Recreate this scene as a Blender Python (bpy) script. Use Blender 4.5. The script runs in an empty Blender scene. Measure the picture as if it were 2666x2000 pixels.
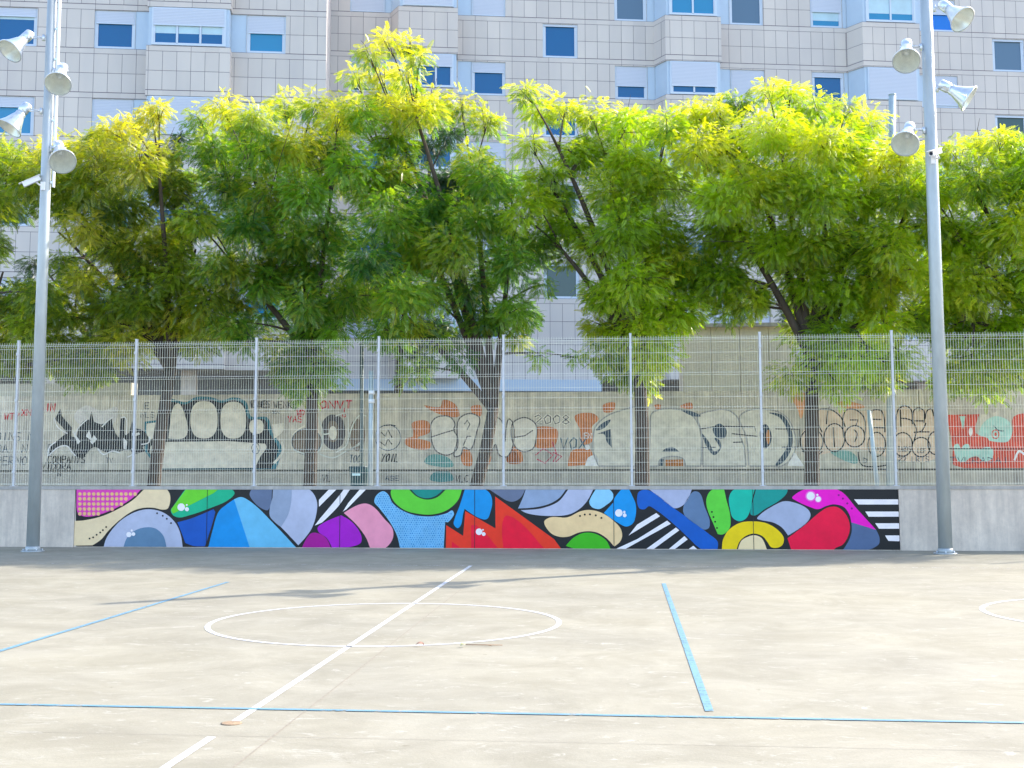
import bpy, math, random
import numpy as np
from mathutils import Matrix, Vector

random.seed(7); RNG = np.random.default_rng(11)
SC = bpy.context.scene
COL = SC.collection

# ------------------------------------------------------------------ camera
F, PITCH, ROLL, YAW, PPY, EYE = 3324.17, .1004, -.0020, -.0856, 878.13, 1.6047
def cam_axes():
    cy, sy = math.cos(YAW), math.sin(YAW)
    f = np.array([sy, cy, 0]); r = np.array([cy, -sy, 0]); u = np.array([0, 0, 1.])
    f2 = f*math.cos(PITCH)+u*math.sin(PITCH); u2 = -f*math.sin(PITCH)+u*math.cos(PITCH)
    r3 = r*math.cos(ROLL)+u2*math.sin(ROLL); u3 = -r*math.sin(ROLL)+u2*math.cos(ROLL)
    return r3, u3, f2
CR, CU, CF = cam_axes()
CC = np.array([0, 0, EYE])
cam = bpy.data.cameras.new('camera'); cam_o = bpy.data.objects.new('camera', cam); COL.objects.link(cam_o)
cam.sensor_width = 36; cam.lens = F*36/2666; cam.shift_y = -(1000-PPY)/2666
cam.clip_start = .1; cam.clip_end = 2000
M = Matrix.Identity(4)
for i in range(3):
    M[i][0] = CR[i]; M[i][1] = CU[i]; M[i][2] = -CF[i]; M[i][3] = CC[i]
cam_o.matrix_world = M
SC.camera = cam_o

# ------------------------------------------------------------------ light
SUN_EL = math.radians(37.8); SUN_AZ = math.atan2(.789, .615)      # azimuth from +Y towards +X
w = bpy.data.worlds.new('World'); SC.world = w; w.use_nodes = True
nt = w.node_tree; bg = nt.nodes['Background']
sky = nt.nodes.new('ShaderNodeTexSky'); sky.sky_type = 'NISHITA'; sky.sun_disc = False
sky.sun_elevation = SUN_EL; sky.sun_rotation = SUN_AZ; sky.air_density = .9; sky.dust_density = 1.5; sky.ozone_density = .4
nt.links.new(sky.outputs[0], bg.inputs[0]); bg.inputs[1].default_value = .15
sl = bpy.data.lights.new('sun', 'SUN'); sl.energy = 2.05; sl.angle = math.radians(.5); sl.color = (1, .91, .78)
so = bpy.data.objects.new('sun', sl); COL.objects.link(so)
sd = Vector((math.sin(SUN_AZ)*math.cos(SUN_EL), math.cos(SUN_AZ)*math.cos(SUN_EL), math.sin(SUN_EL)))
so.rotation_euler = sd.to_track_quat('Z', 'Y').to_euler(); so.location = (30, 20, 40)
SC.view_settings.view_transform = 'Standard'; SC.view_settings.look = 'None'
SC.view_settings.exposure = 2.0; SC.view_settings.gamma = 1
SC.cycles.max_bounces = 8; SC.cycles.diffuse_bounces = 4; SC.cycles.transmission_bounces = 6

# ------------------------------------------------------------------ measuring helpers (turn a measured image point into a point on a real plane)
def ray(x, y): return CF+(x-1333)/F*CR-(y-PPY)/F*CU
def on_plane(x, y, Y0, s=0.):
    d = ray(x, y); t = Y0/(d[1]-s*d[0]); return CC+d*t
def on_ground(x, y, z=0.):
    d = ray(x, y); return CC+d*(z-EYE)/d[2]
WS = -.0096
def wall_y(X, off=0.): return 24.958+off+WS*X

# ------------------------------------------------------------------ materials
def lin(c):
    return tuple(((v/255)/12.92 if v/255 <= .04045 else ((v/255+.055)/1.055)**2.4) for v in c)
MATS = {}
def mat(name, col, rough=.6, metal=0., noise=0., nscale=8., bump=0., bscale=60., spec=.4, stretch=(1, 1, 1), col2=None):
    if name in MATS: return MATS[name]
    m = bpy.data.materials.new(name); m.use_nodes = True; t = m.node_tree; b = t.nodes['Principled BSDF']
    b.inputs['Base Color'].default_value = (*col, 1); b.inputs['Roughness'].default_value = rough
    b.inputs['Metallic'].default_value = metal; b.inputs['Specular IOR Level'].default_value = spec
    tc = t.nodes.new('ShaderNodeTexCoord'); mp = t.nodes.new('ShaderNodeMapping'); mp.inputs['Scale'].default_value = stretch
    t.links.new(tc.outputs['Object'], mp.inputs[0])
    if noise:
        n = t.nodes.new('ShaderNodeTexNoise'); n.inputs['Scale'].default_value = nscale; n.inputs['Detail'].default_value = 8; n.inputs['Roughness'].default_value = .65
        t.links.new(mp.outputs[0], n.inputs[0])
        cr = t.nodes.new('ShaderNodeValToRGB'); cr.color_ramp.elements[0].position = .3; cr.color_ramp.elements[1].position = .7
        c2 = col2 or tuple(min(1, v*(1+noise)) for v in col)
        cr.color_ramp.elements[0].color = (*[v*(1-noise) for v in col], 1); cr.color_ramp.elements[1].color = (*c2, 1)
        t.links.new(n.outputs[0], cr.inputs[0]); t.links.new(cr.outputs[0], b.inputs['Base Color'])
    if bump:
        n = t.nodes.new('ShaderNodeTexNoise'); n.inputs['Scale'].default_value = bscale; n.inputs['Detail'].default_value = 6
        t.links.new(mp.outputs[0], n.inputs[0])
        bp = t.nodes.new('ShaderNodeBump'); bp.inputs['Strength'].default_value = bump; bp.inputs['Distance'].default_value = .02
        t.links.new(n.outputs[0], bp.inputs['Height']); t.links.new(bp.outputs[0], b.inputs['Normal'])
    MATS[name] = m; return m
def paint(rgb, gain=1.0, wb=(1.22, .98, .86), nz=.10, nsc=3.5):
    k = 'paint_%d_%d_%d_%d' % (*rgb, int(100*wb[0]))
    lv = [v*gain*k_ for v, k_ in zip(lin(rgb), wb)]; q_ = min(1, 1.05/max(lv))
    return mat(k, tuple(min(.93, v*q_) for v in lv), rough=.45, noise=nz, nscale=nsc, bump=.05, bscale=30, spec=.3)

# ------------------------------------------------------------------ mesh helpers
class MB:
    def __init__(s): s.v = []; s.f = []; s.m = []; s.mats = []; s.sm = []
    def mi(s, m):
        if m not in s.mats: s.mats.append(m)
        return s.mats.index(m)
    def face(s, pts, m, smooth=False):
        k = len(s.v); s.v += [tuple(map(float, p)) for p in pts]; s.f.append(tuple(range(k, k+len(pts)))); s.m.append(s.mi(m)); s.sm.append(smooth)
    def box(s, a, b, m, fr=None):
        """axis aligned box in frame fr (origin, ex, ey, ez)"""
        x0, y0, z0 = a; x1, y1, z1 = b
        c = [(x0, y0, z0), (x1, y0, z0), (x1, y1, z0), (x0, y1, z0), (x0, y0, z1), (x1, y0, z1), (x1, y1, z1), (x0, y1, z1)]
        if fr is not None: c = [fr(*p) for p in c]
        k = len(s.v); s.v += [tuple(map(float, p)) for p in c]
        for q in ((0, 3, 2, 1), (4, 5, 6, 7), (0, 1, 5, 4), (1, 2, 6, 5), (2, 3, 7, 6), (3, 0, 4, 7)):
            s.f.append(tuple(k+i for i in q)); s.m.append(s.mi(m)); s.sm.append(False)
    def tube(s, pts, rad, m, n=8, caps=True):
        pts = [np.array(p, float) for p in pts]; k = len(s.v); N = len(pts)
        if not hasattr(rad, '__len__'): rad = [rad]*N
        ref = None
        for i, p in enumerate(pts):
            d = pts[min(i+1, N-1)]-pts[max(i-1, 0)]; d = d/(np.linalg.norm(d)+1e-9)
            if ref is None: ref = np.array([1., 0, 0]) if abs(d[0]) < .8 else np.array([0, 1., 0])
            a = np.cross(d, ref); a /= np.linalg.norm(a)+1e-9; b = np.cross(d, a); ref = np.cross(a, d)
            for j in range(n):
                t = 2*math.pi*j/n; q = p+(a*math.cos(t)+b*math.sin(t))*rad[i]; s.v.append(tuple(q))
        for i in range(N-1):
            for j in range(n):
                s.f.append((k+i*n+j, k+i*n+(j+1) % n, k+(i+1)*n+(j+1) % n, k+(i+1)*n+j)); s.m.append(s.mi(m)); s.sm.append(True)
        if caps:
            for base, rev in ((k, False), (k+(N-1)*n, True)):
                q = list(range(base, base+n)); s.f.append(tuple(q if rev else q[::-1])); s.m.append(s.mi(m)); s.sm.append(False)
    def build(s, name, parent=None):
        me = bpy.data.meshes.new(name); me.from_pydata(s.v, [], s.f)
        for m in s.mats: me.materials.append(m)
        me.polygons.foreach_set('material_index', s.m); me.polygons.foreach_set('use_smooth', s.sm); me.update()
        o = bpy.data.objects.new(name, me); COL.objects.link(o)
        if parent is not None: put(o, parent)
        return o
def put(o, parent):
    """parent keeping world placement"""
    o.parent = parent; o.matrix_parent_inverse = parent_world(parent).inverted()
def parent_world(p):
    m = p.matrix_basis.copy()
    while p.parent is not None:
        m = p.parent.matrix_basis @ p.matrix_parent_inverse @ m if False else (p.parent.matrix_basis @ p.matrix_parent_inverse @ m); p = p.parent
    return m
def thing(name, label, cat, loc, group=None):
    o = bpy.data.objects.new(name, None); COL.objects.link(o); o.location = tuple(map(float, loc)); o.empty_display_size = .2
    o['label'] = label; o['category'] = cat
    if group: o['group'] = group
    return o
def tag(o, label, cat, group=None):
    o['label'] = label; o['category'] = cat
    if group: o['group'] = group
    return o

# ------------------------------------------------------------------ ground
def court_material():
    m = bpy.data.materials.new('court_concrete'); m.use_nodes = True; t = m.node_tree; b = t.nodes['Principled BSDF']; N = t.nodes.new; L = t.links.new
    tc = N('ShaderNodeTexCoord')
    def noise(sc, stretch, det=8, rough=.65, dist=0.):
        mp = N('ShaderNodeMapping'); mp.inputs['Scale'].default_value = stretch; L(tc.outputs['Object'], mp.inputs[0])
        n = N('ShaderNodeTexNoise'); n.inputs['Scale'].default_value = sc; n.inputs['Detail'].default_value = det; n.inputs['Roughness'].default_value = rough; n.inputs['Distortion'].default_value = dist
        L(mp.outputs[0], n.inputs[0]); return n.outputs[0]
    def ramp(src, p0, p1, c0, c1):
        r = N('ShaderNodeValToRGB'); r.color_ramp.elements[0].position = p0; r.color_ramp.elements[1].position = p1
        r.color_ramp.elements[0].color = (*c0, 1); r.color_ramp.elements[1].color = (*c1, 1); L(src, r.inputs[0]); return r.outputs[0]
    def mix(a, b_, fac, mode='MIX'):
        x = N('ShaderNodeMix'); x.data_type = 'RGBA'; x.blend_type = mode
        if isinstance(fac, float): x.inputs[0].default_value = fac
        else: L(fac, x.inputs[0])
        L(a, x.inputs[6]); L(b_, x.inputs[7]); return x.outputs[2]
    base = ramp(noise(1.1, (1, 1.1, 1), 9, .72, .6), .38, .62, (.240, .224, .174), (.302, .284, .227))
    patch = ramp(noise(.35, (1, 1, 1), 5, .6), .35, .65, (.93, .93, .94), (1.04, 1.03, 1.0))
    c = mix(base, patch, 1.0, 'MULTIPLY')
    scuff = ramp(noise(3.2, (1, 2.0, 1), 9, .8, 1.2), .56, .66, (0, 0, 0), (1, 1, 1))
    light = N('ShaderNodeRGB'); light.outputs[0].default_value = (.36, .346, .295, 1)
    c = mix(c, light.outputs[0], scuff)
    fl = ramp(noise(7.5, (1, 1.7, 1), 10, .85, .8), .60, .63, (0, 0, 0), (.8, .8, .8)); c = mix(c, light.outputs[0], fl)
    dk_ = ramp(noise(5.5, (1, 2.2, 1), 10, .85, 1.5), .36, .40, (.90, .885, .86), (1, 1, 1)); c = mix(c, dk_, 1.0, 'MULTIPLY')
    spots = ramp(noise(9., (1, 1, 1), 4, .5), .70, .76, (1, 1, 1), (.78, .76, .72))
    c = mix(c, spots, 1.0, 'MULTIPLY')
    grain = ramp(noise(90., (1, 1, 1), 3, .6), .3, .7, (.95, .95, .95), (1.04, 1.04, 1.04))
    c = mix(c, grain, 1.0, 'MULTIPLY')
    # hairline cracks
    vo = N('ShaderNodeTexVoronoi'); vo.feature = 'DISTANCE_TO_EDGE'; vo.inputs['Scale'].default_value = .16
    mp = N('ShaderNodeMapping'); L(tc.outputs['Object'], mp.inputs[0])
    n3 = N('ShaderNodeTexNoise'); n3.inputs['Scale'].default_value = 2.5; n3.inputs['Detail'].default_value = 6; L(mp.outputs[0], n3.inputs[0])
    ad = N('ShaderNodeVectorMath'); ad.operation = 'MULTIPLY_ADD'; L(n3.outputs[1], ad.inputs[0]); ad.inputs[1].default_value = (.5, .5, .5); L(mp.outputs[0], ad.inputs[2])
    L(ad.outputs[0], vo.inputs[0])
    cr = ramp(vo.outputs[0], .0008, .0018, (.96, .955, .95), (1, 1, 1)); c = mix(c, cr, 1.0, 'MULTIPLY')
    L(c, b.inputs['Base Color']); b.inputs['Roughness'].default_value = .85; b.inputs['Specular IOR Level'].default_value = .25
    bp = N('ShaderNodeBump'); bp.inputs['Strength'].default_value = .25; bp.inputs['Distance'].default_value = .01; L(noise(40., (1, 1, 1), 5, .6), bp.inputs['Height']); L(bp.outputs[0], b.inputs['Normal'])
    return m
g = MB(); g.face([(-300, -300, 0), (300, -300, 0), (300, wall_y(300, .05), 0), (-300, wall_y(-300, .05), 0)], court_material())
go = g.build('ground'); go['kind'] = 'structure'

def worn(name, col, thr=.38):
    m = mat(name, col, rough=.7, noise=.08, nscale=6)
    t = m.node_tree; N = t.nodes.new; out = t.nodes['Material Output']; b = t.nodes['Principled BSDF']
    tr = N('ShaderNodeBsdfTransparent'); mx = N('ShaderNodeMixShader'); n = N('ShaderNodeTexNoise'); n.inputs['Scale'].default_value = 14; n.inputs['Detail'].default_value = 9; n.inputs['Roughness'].default_value = .8
    tc = N('ShaderNodeTexCoord'); t.links.new(tc.outputs['Object'], n.inputs[0])
    r = N('ShaderNodeValToRGB'); r.color_ramp.elements[0].position = thr; r.color_ramp.elements[1].position = thr+.06; t.links.new(n.outputs[0], r.inputs[0])
    t.links.new(r.outputs[0], mx.inputs[0]); t.links.new(tr.outputs[0], mx.inputs[1]); t.links.new(b.outputs[0], mx.inputs[2]); t.links.new(mx.outputs[0], out.inputs[0])
    return m
WHITE_LINE = worn('white_line_paint', (.52, .53, .56)); BLUE_LINE = worn('blue_line_paint', (.125, .255, .355), .39); FAINT_LINE = worn('faint_line_paint', (.47, .47, .47), .50)
XC, YN, YC = -2.454, 8.55, 13.26
def strip(mb, x0, y0, x1, y1, wd, z, m):
    d = np.array([x1-x0, y1-y0]); L_ = np.linalg.norm(d); d /= L_; n = np.array([-d[1], d[0]])*wd/2; k = max(1, int(L_/.5))
    for i in range(k):
        a = np.array([x0, y0])+d*L_*i/k; b = np.array([x0, y0])+d*L_*(i+1)/k
        mb.face([(*(a-n), z), (*(b-n), z), (*(b+n), z), (*(a+n), z)], m)
def ring(mb, cx, cy, r, wd, z, m, n=96):
    for i in range(n):
        a, b = 2*math.pi*i/n, 2*math.pi*(i+1)/n
        mb.face([(cx+q*math.cos(t), cy+q*math.sin(t), z) for q, t in ((r-wd, a), (r, a), (r, b), (r-wd, b))], m)
mk = MB()
strip(mk, XC, 20.76, XC, 8.10, .055, .003, WHITE_LINE); strip(mk, XC, 7.62, XC, -6, .055, .003, WHITE_LINE)
ring(mk, XC, YC, 1.82, .055, .003, WHITE_LINE)
pR = on_ground(2565, 1597); ring(mk, pR[0]+1.8, pR[1], 1.8, .06, .003, WHITE_LINE)
strip(mk, -18, 20.76, 14, 20.76, .05, .003, FAINT_LINE)
pA, pB = on_ground(-700, 1822), on_ground(3200, 1893)
strip(mk, pA[0], pA[1], pB[0], pB[1], .05, .005, BLUE_LINE)
for a, b in (((1728, 1520), (1847, 1853)), ((594, 1516), (-420, 1823))):
    p, q = on_ground(*a), on_ground(*b); strip(mk, p[0], p[1], q[0], q[1], .056, .005, BLUE_LINE)
# expansion joints
JT = mat('joint_filler', (.24, .21, .17), rough=.9, noise=.3, nscale=20); JT2 = mat('joint_shallow', (.25, .23, .19), rough=.9, noise=.2, nscale=20)
for a, b, wd, m in (((1200, 1535), (605, 2000), .010, JT), ((605, 2000), (10, 2465), .013, JT), ((-300, 1899), (3000, 1963.5), .004, JT2)):
    p, q = on_ground(*a), on_ground(*b); strip(mk, p[0], p[1], q[0], q[1], wd, .0022 if m is JT else .0018, m)
mo = mk.build('court_markings'); mo['kind'] = 'structure'
# rusty socket cap of a volleyball post, on a pale mortar patch
sp = on_ground(602, 1884); cap = thing('ground_socket', 'small rusty round socket cap on the white centre line', 'socket cap', (sp[0], sp[1], 0))
c_ = MB(); RU = mat('rust', (.30, .21, .13), rough=.8, noise=.3, nscale=25, bump=.3)
c_.tube([(sp[0], sp[1], .0), (sp[0], sp[1], .004), (sp[0], sp[1], .006)], [.065, .065, .055], RU, 20); c_.build('cap', cap)


# ------------------------------------------------------------------ flat painting on a wall
def spline(pts, n=7):
    P = [(p[0], p[1], len(p) > 2) for p in pts]; N = len(P); out = []
    for i in range(N):
        p0, p1, p2, p3 = P[i-1], P[i], P[(i+1) % N], P[(i+2) % N]
        d = math.hypot(p2[0]-p1[0], p2[1]-p1[1])
        def tang(a, b, c):
            if b[2]: return (0, 0)
            l1 = math.hypot(b[0]-a[0], b[1]-a[1])+1e-6; l2 = math.hypot(c[0]-b[0], c[1]-b[1])+1e-6
            tx, ty = (b[0]-a[0])/l1+(c[0]-b[0])/l2, (b[1]-a[1])/l1+(c[1]-b[1])/l2
            return (tx/2*d, ty/2*d)
        t1, t2 = tang(p0, p1, p2), tang(p1, p2, p3)
        k = 1 if (p1[2] and p2[2]) else n
        for j in range(k):
            t = j/k; h1 = 2*t**3-3*t*t+1; h2 = -2*t**3+3*t*t; h3 = t**3-2*t*t+t; h4 = t**3-t*t
            out.append((h1*p1[0]+h2*p2[0]+h3*t1[0]+h4*t2[0], h1*p1[1]+h2*p2[1]+h3*t1[1]+h4*t2[1]))
    return out
class Painting:
    def __init__(s, off, zoom, y0, zlo, zhi, xlo=-1e9, xhi=1e9):
        s.mb = MB(); s.off = off; s.zoom = zoom; s.y0 = y0; s.zlo = zlo; s.zhi = zhi; s.xlo = xlo; s.xhi = xhi; s.x0 = 0
    def P(s, x, y, lay):
        p = on_plane(s.x0+x/s.zoom, s.y0+y/s.zoom, 24.958+s.off, WS)
        X = min(max(p[0], s.xlo), s.xhi); return (X, wall_y(X, s.off)-.004-.002*lay, min(max(p[2], s.zlo), s.zhi))
    def poly(s, pts, m, lay=1, smooth=True):
        q = spline(pts) if smooth else pts
        v = []
        for x, y in [(a[0], a[1]) for a in q]:
            p = s.P(x, y, lay)
            if not v or abs(p[0]-v[-1][0])+abs(p[2]-v[-1][2]) > 1e-4: v.append(p)
        ar = sum(v[i-1][0]*v[i][2]-v[i][0]*v[i-1][2] for i in range(len(v)))
        s.mb.face(v if ar > 0 else v[::-1], m)
    def ell(s, x, y, rx, ry, m, lay=2, n=20):
        s.poly([(x+rx*math.cos(2*math.pi*i/n), y+ry*math.sin(2*math.pi*i/n)) for i in range(n)], m, lay, False)
    def line(s, pts, wd, m, lay=3, closed=False):
        q = [np.array(p[:2], float) for p in pts]
        if closed: q = q+[q[0]]
        n = len(q); L_ = []; R_ = []
        for i in range(n):
            a = q[max(i-1, 0)]; b = q[min(i+1, n-1)]
            if closed and i in (0, n-1): a, b = q[-2], q[1]
            d = b-a; d = d/(np.linalg.norm(d)+1e-9); k = np.array([-d[1], d[0]])*wd/2; L_.append(q[i]+k); R_.append(q[i]-k)
        for i in range(n-1): s.poly([L_[i], L_[i+1], R_[i+1], R_[i]], m, lay, False)
    def curve(s, pts, wd, m, lay=3, closed=False):
        if closed: s.line(spline(pts, 5), wd, m, lay, True)
        else:
            q = spline([(*pts[0][:2], 1)]+[tuple(p) for p in pts[1:-1]]+[(*pts[-1][:2], 1)], 5)
            e = pts[-1]; idx = min(range(len(q)), key=lambda i: abs(q[i][0]-e[0])+abs(q[i][1]-e[1])); s.line(q[:idx+1], wd, m, lay)
    def oval(s, x, y, rx, ry, wd, m, lay=3, a0=0, a1=360):
        n = 22; s.line([(x+rx*math.cos(math.radians(a0+(a1-a0)*i/n)), y+ry*math.sin(math.radians(a0+(a1-a0)*i/n))) for i in range(n+1)], wd, m, lay)

# simple stroke alphabet for hand-written words
GL = {'A': [[(0, 1), (.5, 0), (1, 1)], [(.2, .6), (.8, .6)]], 'B': [[(0, 1), (0, 0), (.7, .1), (.7, .4), (0, .5), (.8, .6), (.8, .9), (0, 1)]], 'C': [[(1, .1), (.3, 0), (0, .5), (.3, 1), (1, .9)]],
      'D': [[(0, 0), (0, 1), (.8, .8), (.9, .3), (0, 0)]], 'E': [[(1, 0), (0, 0), (0, 1), (1, 1)], [(0, .5), (.8, .5)]], 'F': [[(1, 0), (0, 0), (0, 1)], [(0, .5), (.8, .5)]],
      'I': [[(.5, 0), (.5, 1)]], 'L': [[(0, 0), (0, 1), (.9, 1)]], 'M': [[(0, 1), (.1, 0), (.5, .6), (.9, 0), (1, 1)]], 'N': [[(0, 1), (0, 0), (1, 1), (1, 0)]],
      'O': [[(.5, 0), (0, .4), (.3, 1), (.9, .8), (.9, .2), (.5, 0)]], 'P': [[(0, 1), (0, 0), (.9, .1), (.9, .45), (0, .55)]], 'R': [[(0, 1), (0, 0), (.9, .1), (.8, .45), (0, .5), (1, 1)]],
      'S': [[(1, .1), (.2, 0), (.1, .4), (.9, .6), (.8, 1), (0, .9)]], 'T': [[(0, 0), (1, 0)], [(.5, 0), (.5, 1)]], 'V': [[(0, 0), (.5, 1), (1, 0)]], 'X': [[(0, 0), (1, 1)], [(1, 0), (0, 1)]],
      'Y': [[(0, 0), (.5, .5), (1, 0)], [(.5, .5), (.4, 1)]], 'K': [[(0, 0), (0, 1)], [(.9, 0), (0, .5), (1, 1)]], 'W': [[(0, 0), (.3, 1), (.5, .4), (.7, 1), (1, 0)]],
      '2': [[(0, .2), (.5, 0), (1, .3), (0, 1), (1, 1)]], '0': [[(.5, 0), (0, .4), (.3, 1), (.9, .8), (.9, .2), (.5, 0)]], '8': [[(.5, .5), (.1, .25), (.5, 0), (.9, .25), (.5, .5), (0, .8), (.5, 1), (1, .8), (.5, .5)]],
      '-': [[(0, .5), (1, .5)]], '.': [[(0, 1), (.15, 1)]], '!': [[(.5, 0), (.5, .7)], [(.5, .95), (.5, 1)]]}
def word(p, x, y, txt, h, wl, th, m, lay=4, slant=0.):
    for c in txt:
        if c in GL:
            for st in GL[c]: p.line([(x+a*wl*.78+(1-b)*slant, y+b*h) for a, b in st], th, m, lay)
        x += wl

# ------------------------------------------------------------------ court wall with the mural
def concrete(name, col, streak=.22):
    m = bpy.data.materials.new(name); m.use_nodes = True; t = m.node_tree; b = t.nodes['Principled BSDF']; N = t.nodes.new; L = t.links.new
    tc = N('ShaderNodeTexCoord'); prev = None
    for sc, st, p0, p1, lo, hi in ((1.3, (1, 1, 1), .3, .7, 1-streak, 1.1), (4., (1.6, 1.6, .16), .35, .65, 1-streak*.8, 1.06), (14., (1, 1, .7), .3, .7, .92, 1.06), (80., (1, 1, 1), .3, .7, .95, 1.04)):
        mp = N('ShaderNodeMapping'); mp.inputs['Scale'].default_value = st; L(tc.outputs['Object'], mp.inputs[0])
        n = N('ShaderNodeTexNoise'); n.inputs['Scale'].default_value = sc; n.inputs['Detail'].default_value = 8; n.inputs['Roughness'].default_value = .65; L(mp.outputs[0], n.inputs[0])
        r = N('ShaderNodeValToRGB'); r.color_ramp.elements[0].position = p0; r.color_ramp.elements[1].position = p1
        r.color_ramp.elements[0].color = (lo, lo, lo*1.01, 1); r.color_ramp.elements[1].color = (hi, hi*.995, hi*.985, 1); L(n.outputs[0], r.inputs[0])
        x = N('ShaderNodeMix'); x.data_type = 'RGBA'; x.blend_type = 'MULTIPLY'; x.inputs[0].default_value = 1
        if prev is None: x.inputs[6].default_value = (*col, 1)
        else: L(prev, x.inputs[6])
        L(r.outputs[0], x.inputs[7]); prev = x.outputs[2]
    L(prev, b.inputs['Base Color']); b.inputs['Roughness'].default_value = .85; b.inputs['Specular IOR Level'].default_value = .2
    n = N('ShaderNodeTexNoise'); n.inputs['Scale'].default_value = 30; n.inputs['Detail'].default_value = 6; L(tc.outputs['Object'], n.inputs[0])
    bp = N('ShaderNodeBump'); bp.inputs['Strength'].default_value = .3; bp.inputs['Distance'].default_value = .01; L(n.outputs[0], bp.inputs['Height']); L(bp.outputs[0], b.inputs['Normal'])
    return m
CONC = concrete('wall_concrete', (.74, .64, .54)); COPE = concrete('coping_concrete', (.50, .47, .43)); GCONC = concrete('old_concrete', (.80, .72, .60), .40); GPLINTH = concrete('plinth_concrete', (.60, .53, .44), .3)
WALL_TOP = 1.145
wall = thing('concrete_wall', 'low concrete court wall with the bright abstract mural, carrying the mesh fence', 'wall', (0, wall_y(0), 0))
xl = on_plane(195, 1350, 24.958, WS)[0]; xr = on_plane(2340, 1350, 24.958, WS)[0]
def wfr(off=0.): return lambda x, y, z: (x, wall_y(x, off)+y, z)
for nm, a, b in (('wall_section', -22., xl-.012), ('painted_section', xl, xr), ('wall_section', xr+.012, 18.)):
    q = MB(); n = max(1, int((b-a)/2.62))
    if nm == 'wall_section':
        for i in range(n): q.box((a+(b-a)*i/n+.006*(i > 0), 0, 0), (a+(b-a)*(i+1)/n-.006*(i < n-1), .22, WALL_TOP), CONC, wfr())
        q.box((a, .03, 0), (b, .20, WALL_TOP-.01), GPLINTH, wfr())
    else: q.box((a, 0, 0), (b, .22, WALL_TOP), CONC, wfr())
    q.build(nm, wall)
q = MB(); q.box((-22, -.012, WALL_TOP+.001), (18, .25, 1.212), COPE, wfr()); q.build('coping', wall)
q = MB(); q.box((-22, -.03, 0.0), (xl, 0, .012), GPLINTH, wfr()); 

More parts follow.
